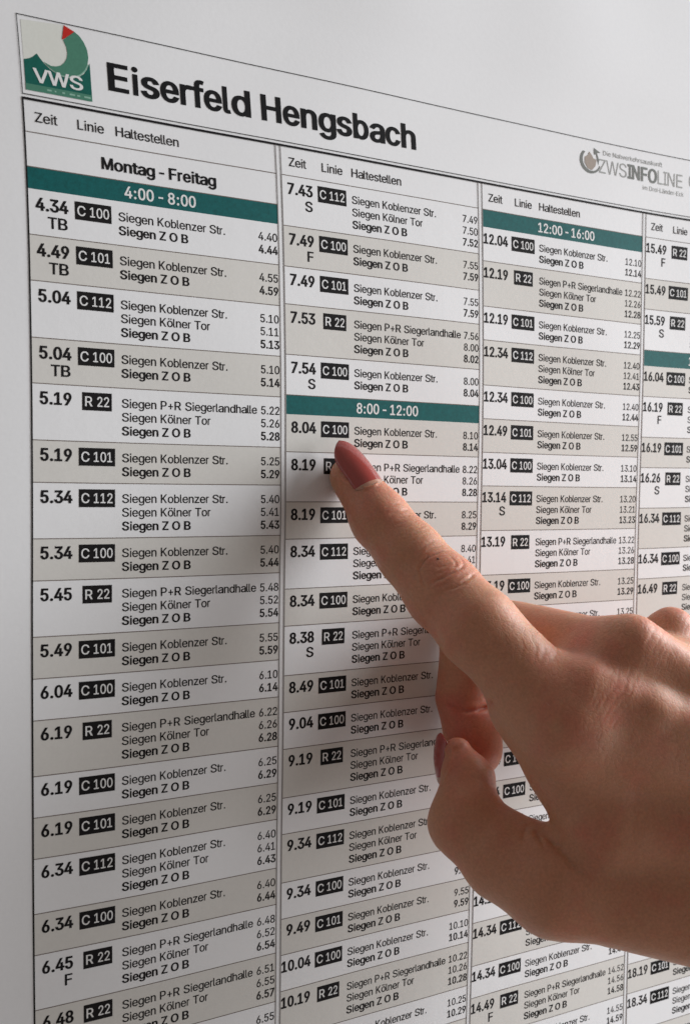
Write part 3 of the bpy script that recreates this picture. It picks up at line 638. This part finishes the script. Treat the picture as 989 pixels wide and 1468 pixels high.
def nets(lo, hi, st):
    """surface nets of sdf = 0 over a box"""
    n = [int(math.ceil((hi[i] - lo[i]) / st)) + 1 for i in range(3)]
    ax = [lo[i] + st * np.arange(n[i]) for i in range(3)]
    # coarse pass finds the cells near the skin
    D = np.empty(n, f32)
    cs = 6
    for i0 in range(0, n[0], 24):
        i1 = min(n[0], i0 + 24)
        g = np.stack(np.meshgrid(ax[0][i0:i1:cs // 2], ax[1][::cs // 2], ax[2][::cs // 2], indexing='ij'), -1).reshape(-1, 3)
        c = sdf(g).reshape(len(ax[0][i0:i1:cs // 2]), len(ax[1][::cs // 2]), len(ax[2][::cs // 2]))
        c = np.repeat(np.repeat(np.repeat(c, 3, 0), 3, 1), 3, 2)[:i1 - i0, :n[1], :n[2]]
        near = np.abs(c) < st * 7
        Dp = c.copy()
        idx = np.argwhere(near)
        P = np.stack([ax[0][idx[:, 0] + i0], ax[1][idx[:, 1]], ax[2][idx[:, 2]]], -1)
        Dp[near] = sdf(P)
        D[i0:i1] = Dp
    s = D < 0
    cell = np.zeros([k - 1 for k in n], bool)
    acc = np.zeros(cell.shape, np.int8)
    for a in (0, 1):
        for b in (0, 1):
            for c in (0, 1):
                acc += s[a:n[0] - 1 + a, b:n[1] - 1 + b, c:n[2] - 1 + c]
    cell = (acc > 0) & (acc < 8)
    idx = np.argwhere(cell); vid = -np.ones(cell.shape, np.int64); vid[cell] = np.arange(len(idx))
    pos = np.zeros((len(idx), 3)); cnt = np.zeros(len(idx))
    cor = [(a, b, c) for a in (0, 1) for b in (0, 1) for c in (0, 1)]
    for p in cor:
        for ax_ in range(3):
            if p[ax_]: continue
            q = list(p); q[ax_] = 1
            d0 = D[idx[:, 0] + p[0], idx[:, 1] + p[1], idx[:, 2] + p[2]]; d1 = D[idx[:, 0] + q[0], idx[:, 1] + q[1], idx[:, 2] + q[2]]
            m_ = (d0 < 0) != (d1 < 0)
            t = np.where(m_, d0 / np.where(m_, d0 - d1, 1), 0)
            e = np.array(p, float)[None].repeat(len(idx), 0); e[:, ax_] += t
            pos[m_] += e[m_]; cnt += m_
    V = (idx + pos / cnt[:, None]) * st + np.array(lo)
    F = []
    for ax_ in range(3):
        b, c = [(1, 2), (2, 0), (0, 1)][ax_]
        sl0 = [slice(None)] * 3; sl1 = [slice(None)] * 3
        sl0[ax_] = slice(0, n[ax_] - 1); sl1[ax_] = slice(1, n[ax_])
        ch = s[tuple(sl0)] != s[tuple(sl1)]
        E = np.argwhere(ch); E = E[(E[:, b] > 0) & (E[:, c] > 0) & (E[:, b] < n[b] - 1) & (E[:, c] < n[c] - 1)]
        ins = s[tuple(E.T)]
        def at(db, dc):
            q = E.copy(); q[:, b] -= db; q[:, c] -= dc
            return vid[q[:, 0], q[:, 1], q[:, 2]]
        Q = np.stack([at(1, 1), at(0, 1), at(0, 0), at(1, 0)], -1)
        Q[~ins] = Q[~ins][:, ::-1]
        F.append(Q)
    return V, np.concatenate(F)
def grad(P, e=.15):
    g = np.stack([sdf(P + np.array(v)) - sdf(P - np.array(v)) for v in ((e, 0, 0), (0, e, 0), (0, 0, e))], -1)
    return g / (np.linalg.norm(g, axis=1)[:, None] + 1e-9)
_rng = np.random.RandomState(7)
_LAT = _rng.rand(32, 32, 32)
def vnoise(P, s):
    q = P / s; i = np.floor(q).astype(int); f = q - i; f = f * f * (3 - 2 * f)
    r = 0
    for a in (0, 1):
        for b in (0, 1):
            for c in (0, 1):
                w = (f[:, 0] if a else 1 - f[:, 0]) * (f[:, 1] if b else 1 - f[:, 1]) * (f[:, 2] if c else 1 - f[:, 2])
                r = r + w * _LAT[(i[:, 0] + a) % 32, (i[:, 1] + b) % 32, (i[:, 2] + c) % 32]
    return r * 2 - 1
def unit(v):
    v = np.asarray(v, float); return v / np.linalg.norm(v)
# finger frames: along the bone (towards the tip), dorsal side, across
DORS_I = unit(RGT * .52 + UPV * .42 + TOC * .74)
def frame(a, b, dors):
    ax = unit(J[b] - J[a]); d = unit(dors - ax * (dors @ ax)); return ax, d, np.cross(ax, d)
def groove(x, w):
    return -np.exp(-(x / w) ** 2) + .38 * np.exp(-((np.abs(x) - 1.9 * w) / (w * 1.1)) ** 2)
CREASES = [
 (0.6, 1.4, [(106.7,-164.5,43.8),(106.4,-165.0,46.4),(106.0,-165.6,49.6),(105.6,-166.2,51.8),(105.5,-166.8,53.6),(105.5,-167.6,55.5),(105.7,-168.5,57.2),(105.9,-169.4,58.3),(106.1,-170.3,59.4),(106.5,-171.2,60.4),(106.8,-172.5,61.5),(107.3,-173.8,62.5)]),
 (0.45, 0.7, [(106.0,-165.2,47.3),(104.1,-166.5,50.3),(103.6,-167.3,52.1),(103.3,-168.1,53.7)]),
 (0.35, 0.6, [(105.5,-166.3,51.9),(105.6,-167.0,54.4),(106.6,-167.1,57.1)]),
 (0.3, 0.7, [(105.7,-164.8,44.9),(102.9,-165.9,46.7),(100.7,-167.8,48.3)]),
 (1.1, 0.75, [(108.0,-142.4,11.3),(108.8,-142.9,12.9),(110.4,-143.3,14.8),(113.2,-143.1,16.2),(116.3,-142.5,16.1),(91.5,-134.1,46.8)]),
 (0.42, 0.42, [(81.6,-104.9,31.3),(82.0,-103.4,30.9),(82.8,-102.2,31.1),(84.5,-100.7,31.3),(87.0,-99.8,31.8),(90.3,-99.5,31.7)]),
 (0.4, 0.45, [(82.4,-106.9,34.2),(84.4,-105.7,36.1),(86.9,-104.2,36.9),(89.5,-103.2,36.9),(92.1,-102.4,35.8)]),
 (0.36, 0.42, [(84.0,-108.8,37.7),(85.9,-107.7,39.1),(87.8,-106.7,39.8),(90.7,-105.4,39.3),(96.4,-104.4,35.5)]),
 (0.2, 0.38, [(81.8,-104.2,31.2),(81.6,-106.6,32.4),(82.0,-108.0,34.0)]),
 (0.22, 0.36, [(89.0,-100.5,33.3),(89.3,-101.6,34.8),(88.7,-102.7,36.1),(87.1,-103.5,36.3)]),
 (0.2, 0.34, [(91.4,-100.9,33.8),(91.9,-101.7,34.9),(91.1,-102.6,36.2)]),
 (0.18, 0.34, [(84.2,-102.6,33.0),(85.0,-103.1,34.4),(87.0,-102.5,35.1),(88.5,-101.7,34.7)]),
 (0.15, 0.32, [(83.9,-104.7,34.7),(85.3,-104.3,35.7),(87.0,-103.2,35.9)]),
 (0.15, 0.34, [(87.1,-105.8,38.3),(88.9,-104.9,38.4),(90.8,-104.6,38.4)]),
 (0.16, 0.36, [(83.1,-107.8,35.9),(83.9,-107.4,36.8),(85.6,-106.3,37.7)]),
 (0.14, 0.34, [(83.6,-100.2,30.3),(86.0,-98.8,30.5),(89.5,-98.3,30.2)]),
 (0.12, 0.34, [(82.0,-100.8,29.1),(83.1,-99.5,29.4),(84.4,-98.3,29.3),(86.2,-97.6,29.4),(88.4,-97.1,29.0)]),
 (0.24, 0.4, [(79.9,-91.0,20.4),(82.1,-90.4,20.9),(86.1,-90.0,20.5)]),
 (0.15, 0.36, [(78.8,-90.0,19.2),(80.5,-89.0,19.5),(82.6,-88.5,19.6),(85.2,-88.3,19.1)]),
 (0.15, 0.36, [(81.1,-92.3,21.9),(83.6,-91.6,22.3),(85.7,-91.4,22.2)]),
 (0.12, 0.34, [(80.1,-93.6,22.0),(81.4,-93.1,22.8),(83.0,-92.7,23.3),(85.0,-92.5,23.8),(87.9,-92.4,23.1)]),
 (0.1, 0.36, [(80.1,-96.5,24.7),(81.5,-95.5,25.4),(83.2,-94.6,25.7),(85.2,-94.0,25.9),(88.2,-93.5,25.0)]),
 (0.11, 0.36, [(80.8,-98.4,26.8),(82.6,-97.2,27.6),(84.8,-96.1,27.8),(87.3,-95.6,27.7)]),
 (0.08, 0.36, [(80.4,-97.4,25.7),(81.9,-96.3,26.4),(83.7,-95.3,26.7),(86.0,-94.8,26.8),(89.4,-94.3,25.5)]),
 (0.15, 0.5, [(110.8,-120.8,45.6),(104.4,-120.9,54.3),(102.2,-122.0,56.9),(99.8,-123.2,58.2),(97.0,-124.4,58.2)]),
 (0.1, 0.5, [(100.0,-119.9,54.8),(98.8,-121.5,56.4),(96.7,-123.2,57.2)]),
 (0.12, 0.5, [(109.2,-121.3,53.5),(105.9,-122.8,57.9),(102.8,-124.3,60.1),(99.8,-125.7,60.6)]),
 (0.13, 0.5, [(107.0,-123.3,59.4),(106.0,-124.9,61.9),(103.8,-126.4,63.1),(101.5,-127.6,63.4)]),
 (0.13, 0.5, [(106.6,-125.3,62.7),(106.5,-127.2,64.8),(104.9,-128.7,65.7),(102.6,-129.8,65.8)]),
 (0.1, 0.5, [(108.2,-122.1,57.2),(106.9,-123.5,59.9)]),
 (0.11, 0.5, [(101.4,-126.0,61.7),(102.2,-127.3,63.5),(103.3,-127.8,64.3),(104.5,-128.2,65.1)]),
 (0.09, 0.45, [(106.4,-128.3,65.7),(106.9,-129.5,66.9),(105.3,-131.0,67.4)]),
 (0.08, 0.45, [(98.9,-129.0,63.1),(99.8,-129.4,64.0),(100.9,-129.8,65.0),(101.5,-131.4,66.5)]),
 (0.07, 0.45, [(108.2,-130.0,67.5),(108.2,-131.4,68.3),(107.0,-132.8,68.7)]),
 (0.065, 0.4, [(88.6,-116.8,49.3),(88.8,-118.1,49.8),(89.1,-119.5,50.2),(88.4,-121.7,49.8)]),
 (0.06, 0.4, [(91.2,-117.6,51.0),(91.3,-119.0,51.7),(91.4,-120.3,52.3),(90.4,-122.8,52.4)]),
 (0.065, 0.4, [(94.8,-117.4,52.2),(94.7,-118.8,53.3),(94.6,-120.3,54.3),(93.7,-121.7,54.7),(93.0,-123.2,55.0)]),
 (0.07, 0.4, [(98.0,-118.2,53.3),(97.4,-120.6,55.4),(96.1,-122.0,56.1),(95.1,-123.4,56.6)]),
 (0.2, 0.42, [(116.6,-115.1,60.4),(118.2,-114.6,60.7)]),
 (0.25, 0.42, [(117.9,-115.8,63.5),(119.8,-115.3,63.4),(122.5,-114.8,62.2)]),
 (0.28, 0.42, [(115.4,-119.1,65.9),(115.9,-118.2,65.5),(117.1,-117.4,65.4),(118.9,-116.7,65.3),(121.0,-116.1,64.8)]),
 (0.28, 0.42, [(116.8,-119.1,66.8),(118.7,-118.3,66.8),(121.4,-117.3,66.2),(123.1,-116.7,65.3)]),
 (0.25, 0.42, [(116.9,-119.4,67.1),(117.9,-120.2,67.9),(118.9,-121.6,68.8),(120.5,-121.2,68.9),(121.9,-120.0,68.4),(124.1,-119.2,67.7)]),
 (0.2, 0.4, [(122.4,-117.5,66.3),(122.3,-118.6,67.3),(122.0,-119.9,68.3)]),
 (0.2, 0.42, [(121.3,-124.7,70.4),(122.3,-123.6,70.1),(123.5,-123.1,70.1)]),
 (0.18, 0.42, [(122.4,-125.9,71.0),(123.8,-124.8,70.8),(125.1,-123.5,70.4)]),
 (0.15, 0.42, [(118.7,-123.9,69.6),(120.2,-123.3,69.7),(122.1,-122.2,69.6)]),
 (0.15, 0.42, [(124.8,-128.1,72.4),(126.3,-126.5,72.1),(127.4,-125.0,71.6)]),
 (0.15, 0.42, [(122.6,-121.8,69.4),(124.5,-121.0,69.0),(126.6,-120.0,68.1)]),
 (0.16, 0.42, [(125.1,-129.7,73.1),(126.8,-128.4,73.1),(128.3,-128.2,73.4)]),
 (0.14, 0.42, [(125.1,-122.8,70.0),(127.3,-122.1,69.7),(129.3,-121.1,68.8)]),
 (0.12, 0.42, [(138.4,-118.0,61.2),(138.3,-118.9,62.9),(139.2,-119.3,63.7)]),
 (-0.42, 0.55, [(74.3,-80.8,5.5),(74.8,-82.6,7.6),(75.8,-83.7,10.0),(76.9,-84.6,12.1),(78.3,-84.8,13.8),(80.3,-84.1,14.2),(83.1,-82.7,12.3)]),
 (-0.3, 0.5, [(101.2,-149.3,19.9),(100.3,-150.5,21.4),(99.9,-151.8,22.4),(98.1,-154.2,24.5),(96.8,-156.5,24.5),(95.4,-158.9,24.1)])]
def detail(P):
    """skin relief in mm (positive outwards) and redness"""
    h = .12 * vnoise(P, 7.0) + .05 * vnoise(P + 5, 2.4)
    red = .30 * vnoise(P + 9, 9.0) + .15 * vnoise(P + 41, 3.5)
    jit = np.stack([vnoise(P + 3, 1.6), vnoise(P + 11, 1.6), vnoise(P + 23, 1.6)], -1) * .22
    Q = P + jit
    for dp, w, pl in CREASES:
        pl = np.array(pl, float)
        lo = pl.min(0) - 4 * w - 1; hi = pl.max(0) + 4 * w + 1
        m_ = np.where(((Q > lo) & (Q < hi)).all(1))[0]
        if not len(m_): continue
        q = Q[m_]; best = np.full(len(m_), 9.0); L = 0; tot = np.linalg.norm(np.diff(pl, axis=0), axis=1).sum(); par = np.zeros(len(m_))
        for a, b in zip(pl[:-1], pl[1:]):
            d = b - a; l = np.linalg.norm(d) + 1e-6; t = np.clip(((q - a) @ d) / l ** 2, 0, 1)
            r = np.linalg.norm(q - a - t[:, None] * d, axis=1); k = r < best
            best[k] = r[k]; par[k] = (L + t[k] * l) / tot; L += l
        fade = np.clip(np.minimum(par, 1 - par) / .22, .15 if dp < .9 else .5, 1)
        h[m_] += dp * fade * (-np.exp(-(best / (w * .8)) ** 2) + (.12 * np.exp(-((best - 2.0 * w) / (w * 1.2)) ** 2) if dp > 0 else 0))
        if dp > .8: red[m_] += .3 * np.exp(-(best / 1.6) ** 2)
    # loose fine skin folds around the knuckles, running across each finger
    for kn, c0, amp, rad, per in (('imcp', 'ik', .034, 13, 1.55), ('mmcp', 'mk', .036, 10, 1.35), ('rmcp', 'rk', .05, 8, 1.3), ('ipip', 'ipip', .018, 11, 1.1), ('idip', 'idip', .012, 9, 1.0)):
        nxt = {'imcp': 'ipip', 'mmcp': 'mpip', 'rmcp': 'rpip', 'ipip': 'imcp', 'idip': 'ipip'}[kn]
        ax = unit(J[nxt] - J[kn])
        if kn.endswith('mcp'): ax = unit(ax + unit(J[kn] - J['wr']) * .9)
        q = P - J[c0]; s = q @ ax
        m_ = np.exp(-(np.maximum(np.sqrt((q * q).sum(1)) - rad * .5, 0) / (rad * .6)) ** 2)
        ph = s + 1.3 * vnoise(P + 31, 5.5) + .45 * vnoise(P, 1.8)
        br = np.clip(.55 + .9 * vnoise(P + 17, 3.2), 0, 1)
        h = h + amp * m_ * br * (np.cos(ph * 2 * np.pi / per) - .5 * np.cos(ph * 4 * np.pi / per))
        red = red + .3 * m_
    for k, a, w_ in (('mdip', .9, 9), ('mtip', 1.0, 9), ('ttip', .5, 8), ('itip', .3, 8), ('tip', .3, 9)):
        red = red + a * np.exp(-(((P - J[k]) ** 2).sum(1)) / w_ ** 2)
    return h, red
def build_hand():
    lo = np.min([J[k] for k in J if k != 'arm'], 0) - 16; hi = np.max(list(J.values()), 0) + 12
    lo = np.minimum(lo, J['arm'] - 30)
    V, F = nets(lo, hi, HAND_STEP)
    used = np.unique(F); mp = -np.ones(len(V), int); mp[used] = np.arange(len(used)); V = V[used]; F = mp[F]
    for _ in range(2):
        V = V - sdf(V)[:, None] * grad(V) * .9
    me = bpy.data.meshes.new('hand')
    me.from_pydata(V.tolist(), [], F.tolist())
    o = bpy.data.objects.new('tmp', me); COL.objects.link(o)
    md = o.modifiers.new('s', 'SUBSURF'); md.levels = 1; md.render_levels = 1
    dg = bpy.context.evaluated_depsgraph_get()
    m2 = bpy.data.meshes.new_from_object(o.evaluated_get(dg))
    bpy.data.objects.remove(o)
    n = len(m2.vertices); A = np.empty(n * 3); m2.vertices.foreach_get('co', A); A = A.reshape(-1, 3)
    g = grad(A, .5)
    A = A - (sdf(A) * .8)[:, None] * g
    h, red = detail(A)
    A = A + g * h[:, None]
    A[:, 2] = np.maximum(A[:, 2], lay(A[:, 0] / U, -A[:, 1] / U)[:, 2] + .08)      # the finger pad is pressed flat on the paper
    wv = world(A) - np.array([0, 0, BASE_Z]) - HAND_ORG
    m2.vertices.foreach_set('co', wv.ravel())
    at = m2.attributes.new('redness', 'FLOAT', 'POINT'); at.data.foreach_set('value', red.astype(f32))
    m2.polygons.foreach_set('use_smooth', [True] * len(m2.polygons))
    m2.name = 'hand'; m2.materials.clear(); m2.materials.append(M_SKIN); m2.update()
    ob = bpy.data.objects.new('pointing_hand', m2); COL.objects.link(ob)
    ob.location = (HAND_ORG[0], HAND_ORG[1], HAND_ORG[2] + BASE_Z)
    ob['label'] = 'bare right hand pointing its index finger at the 8.19 row of the timetable'
    ob['category'] = 'hand'
    return ob
def skin():
    m, nt, b = mat('skin')
    at = N(nt, 'ShaderNodeAttribute', attribute_name='redness')
    tc = N(nt, 'ShaderNodeTexCoord')
    n1 = N(nt, 'ShaderNodeTexNoise'); n1.inputs['Scale'].default_value = 140; n1.inputs['Detail'].default_value = 6; n1.inputs['Roughness'].default_value = .6
    nt.links.new(tc.outputs['Object'], n1.inputs[0])
    r1 = N(nt, 'ShaderNodeMapRange'); r1.inputs[1].default_value = .35; r1.inputs[2].default_value = .65; r1.inputs[3].default_value = -.25; r1.inputs[4].default_value = .25
    nt.links.new(n1.outputs[0], r1.inputs[0])
    ad = N(nt, 'ShaderNodeMath', operation='ADD'); ad.use_clamp = True
    nt.links.new(at.outputs['Fac'], ad.inputs[0]); nt.links.new(r1.outputs[0], ad.inputs[1])
    mx = N(nt, 'ShaderNodeMix', data_type='RGBA')
    mx.inputs[6].default_value = SKIN_A; mx.inputs[7].default_value = SKIN_B
    nt.links.new(ad.outputs[0], mx.inputs[0])
    # pores and fine mottling
    n2 = N(nt, 'ShaderNodeTexNoise'); n2.inputs['Scale'].default_value = 1500; n2.inputs['Detail'].default_value = 3
    nt.links.new(tc.outputs['Object'], n2.inputs[0])
    r2 = N(nt, 'ShaderNodeMapRange'); r2.inputs[1].default_value = .3; r2.inputs[2].default_value = .7; r2.inputs[3].default_value = .90; r2.inputs[4].default_value = 1.08
    nt.links.new(n2.outputs[0], r2.inputs[0])
    sc = N(nt, 'ShaderNodeVectorMath', operation='SCALE')
    nt.links.new(mx.outputs[2], sc.inputs[0]); nt.links.new(r2.outputs[0], sc.inputs['Scale'])
    nt.links.new(sc.outputs[0], b.inputs['Base Color'])
    vo = N(nt, 'ShaderNodeTexVoronoi', feature='DISTANCE_TO_EDGE'); vo.inputs['Scale'].default_value = 900
    vo2 = N(nt, 'ShaderNodeTexVoronoi', feature='DISTANCE_TO_EDGE'); vo2.inputs['Scale'].default_value = 420
    ns = N(nt, 'ShaderNodeTexNoise'); ns.inputs['Scale'].default_value = 300
    nt.links.new(tc.outputs['Object'], ns.inputs[0])
    vadd = N(nt, 'ShaderNodeVectorMath', operation='MULTIPLY_ADD'); vadd.inputs[1].default_value = (.003, .003, .003)
    nt.links.new(ns.outputs['Color'], vadd.inputs[0]); nt.links.new(tc.outputs['Object'], vadd.inputs[2])
    nt.links.new(vadd.outputs[0], vo.inputs['Vector']); nt.links.new(vadd.outputs[0], vo2.inputs['Vector'])
    def mr(src, hi):
        r = N(nt, 'ShaderNodeMapRange'); r.inputs[1].default_value = 0; r.inputs[2].default_value = hi; nt.links.new(src, r.inputs[0]); return r
    a1 = mr(vo.outputs['Distance'], .16); a2 = mr(vo2.outputs['Distance'], .10)
    am = N(nt, 'ShaderNodeMath', operation='MULTIPLY_ADD'); am.inputs[1].default_value = .7
    nt.links.new(a1.outputs[0], am.inputs[0]); nt.links.new(a2.outputs[0], am.inputs[2])
    an = N(nt, 'ShaderNodeMath', operation='MULTIPLY_ADD'); an.inputs[1].default_value = .9
    nt.links.new(n2.outputs[0], an.inputs[0]); nt.links.new(am.outputs[0], an.inputs[2])
    bp = N(nt, 'ShaderNodeBump'); bp.inputs['Strength'].default_value = .42; bp.inputs['Distance'].default_value = .00005
    nt.links.new(an.outputs[0], bp.inputs['Height']); nt.links.new(bp.outputs[0], b.inputs['Normal'])
    b.inputs['Roughness'].default_value = .50
    b.inputs['Specular IOR Level'].default_value = .45
    b.subsurface_method = 'RANDOM_WALK'
    b.inputs['Subsurface Weight'].default_value = .9
    b.inputs['Subsurface Radius'].default_value = (1.0, .30, .16)
    b.inputs['Subsurface Scale'].default_value = .0022
    return m
HAND_ORG = (world(J['wr']) - np.array([0, 0, BASE_Z]))
SKIN_A = (.56, .272, .165, 1); SKIN_B = (.58, .185, .125, 1)
HAND_STEP = 0.8
M_SKIN = skin()
hand = build_hand()
def nail_mat(name, col):
    m, nt, b = mat(name)
    b.inputs['Base Color'].default_value = col
    b.inputs['Roughness'].default_value = .16
    b.inputs['Coat Weight'].default_value = .8; b.inputs['Coat Roughness'].default_value = .12
    b.inputs['Subsurface Weight'].default_value = .35; b.inputs['Subsurface Radius'].default_value = (1, .4, .3); b.inputs['Subsurface Scale'].default_value = .0012
    return m
M_NAIL = nail_mat('rose_nail_varnish', (.35, .055, .045, 1))
M_NAILB = nail_mat('bare_nail_root', (.52, .27, .19, 1))
def nail(root, axis, dors, L, Wd, R, lift, label, bend=.10):
    """almond nail: a curved plate with thickness, from its root along axis; R is the radius of its cross curve"""
    ax = unit(axis); d = unit(dors - ax * (np.dot(dors, ax))); l = np.cross(ax, d)
    nu, nv = 36, 17
    vs = []; mi = []
    for layer in (0, 1):
        for i in range(nu + 1):
            t = i / nu
            if t < .10: hw = .80 + .20 * math.sin(t / .10 * math.pi / 2)
            else: hw = 1.0 if t < .45 else math.cos(((t - .45) / .55) ** 1.35 * math.pi / 2) ** .75
            if t < .16: hw *= math.sqrt(max(0, 1 - ((.16 - t) / .16) ** 2 * .75))
            hw = max(hw, .02) * Wd / 2
            for j in range(nv):
                s = -1 + 2 * j / (nv - 1)
                a = s * hw / R
                y = R * math.sin(a); z = R * math.cos(a) - R
                z += 4 * bend * L * t * (1 - t)
                tt = t * L + (1 - s * s) * (-.9) * max(0, 1 - t * 5)
                th = .45 if layer else 0
                p = root + ax * tt + l * y + d * (z + lift * 1 - th * math.cos(a)) - l * th * math.sin(a) * 1
                vs.append(p)
    nn = (nu + 1) * nv; fs = []
    for i in range(nu):
        for j in range(nv - 1):
            a = i * nv + j
            fs.append((a, a + 1, a + nv + 1, a + nv)); fs.append((nn + a, nn + a + nv, nn + a + nv + 1, nn + a + 1))
            mi += [1 if i < 4 else 0, 0]
    for i in range(nu):
        for j in (0, nv - 1):
            a = i * nv + j; b = a + nv
            fs.append((a, b, nn + b, nn + a) if j == 0 else (a, nn + a, nn + b, b)); mi.append(0)
    for j in range(nv - 1):
        for i in (0, nu):
            a = i * nv + j
            fs.append((a, nn + a, nn + a + 1, a + 1) if i == 0 else (a, a + 1, nn + a + 1, nn + a)); mi.append(0)
    me = bpy.data.meshes.new('fingernail')
    me.from_pydata((world(np.array(vs)) - np.array([0, 0, BASE_Z]) - HAND_ORG).tolist(), [], fs)
    me.materials.append(M_NAIL); me.materials.append(M_NAILB)
    me.polygons.foreach_set('material_index', mi); me.polygons.foreach_set('use_smooth', [True] * len(fs)); me.update()
    bm = bmesh.new(); bm.from_mesh(me); bmesh.ops.recalc_face_normals(bm, faces=bm.faces); bm.to_mesh(me); bm.free()
    o = bpy.data.objects.new('fingernail', me); COL.objects.link(o); o.parent = hand; o['label'] = label
    return o
_ax = J['ntip'] - J['nroot']
nail(J['nroot'], _ax, RGT * .40 + UPV * .42 + TOC * .80, np.linalg.norm(_ax), 10.6, 5.6, .15, 'rose varnished almond nail of the index finger', .055)
_ax = J['ntt'] - J['troot']
nail(J['troot'], _ax, -RGT * .90 + TOC * .42, np.linalg.norm(_ax), 9.0, 5.0, .15, 'dark rose nail of the thumb seen from the side', .10)
# a few fine pale hairs over the base of the index finger
def hairs():
    rs = np.random.RandomState(5); vs = []; fs = []
    ax = unit(J['ipip'] - J['imcp'])
    for k in range(150):
        t = rs.rand() * .95; c = J['ipip'] * (1 - t) + J['imcp'] * t
        a = rs.normal(0, .55); d = unit(DORS_I - ax * (DORS_I @ ax)); l = np.cross(ax, d)
        dr = d * math.cos(a) + l * math.sin(a); p = c + dr * 14
        for _ in range(14):
            p = p - dr * float(sdf(p[None])[0]) * .9
        g = unit(-ax * .9 + l * rs.normal(-.5, .35) + dr * .25); L = .9 + rs.rand() * 1.5; sd = unit(np.cross(g, dr)); w = .022
        b = len(vs)
        for i in range(4):
            f = i / 3; q = p + g * L * f + dr * (.35 * math.sin(f * 2.2)) - dr * .1; ww = w * (1 - .8 * f)
            vs += [q + sd * ww, q - sd * ww * .5 + dr * ww, q - sd * ww * .5 - dr * ww]
        for i in range(3):
            for j in range(3):
                j2 = (j + 1) % 3; fs.append((b + i * 3 + j, b + i * 3 + j2, b + i * 3 + 3 + j2, b + i * 3 + 3 + j))
    me = bpy.data.meshes.new('skin_hair'); me.from_pydata((world(np.array(vs)) - np.array([0, 0, BASE_Z]) - HAND_ORG).tolist(), [], fs)
    m, nt, b_ = mat('pale_hair'); b_.inputs['Base Color'].default_value = (.75, .55, .38, 1); b_.inputs['Roughness'].default_value = .35
    me.materials.append(m); o = bpy.data.objects.new('skin_hair', me); COL.objects.link(o); o.parent = hand; o['kind'] = 'stuff'
hairs()
def mole():
    p = J['mole']
    bm = bmesh.new(); bmesh.ops.create_icosphere(bm, subdivisions=2, radius=.00030)
    g = grad(p[None])[0]; q = Vector((g[0], -g[2], g[1])).to_track_quat('Z', 'Y')
    for v in bm.verts: v.co.z *= .45; v.co = q @ v.co + Vector((world(p) - np.array([0, 0, BASE_Z]) - HAND_ORG).tolist())
    me = bpy.data.meshes.new('mole'); bm.to_mesh(me); bm.free()
    m, nt, b_ = mat('mole_brown'); b_.inputs['Base Color'].default_value = (.06, .022, .015, 1); b_.inputs['Roughness'].default_value = .5
    me.materials.append(m); o = bpy.data.objects.new('mole', me); COL.objects.link(o); o.parent = hand
mole()
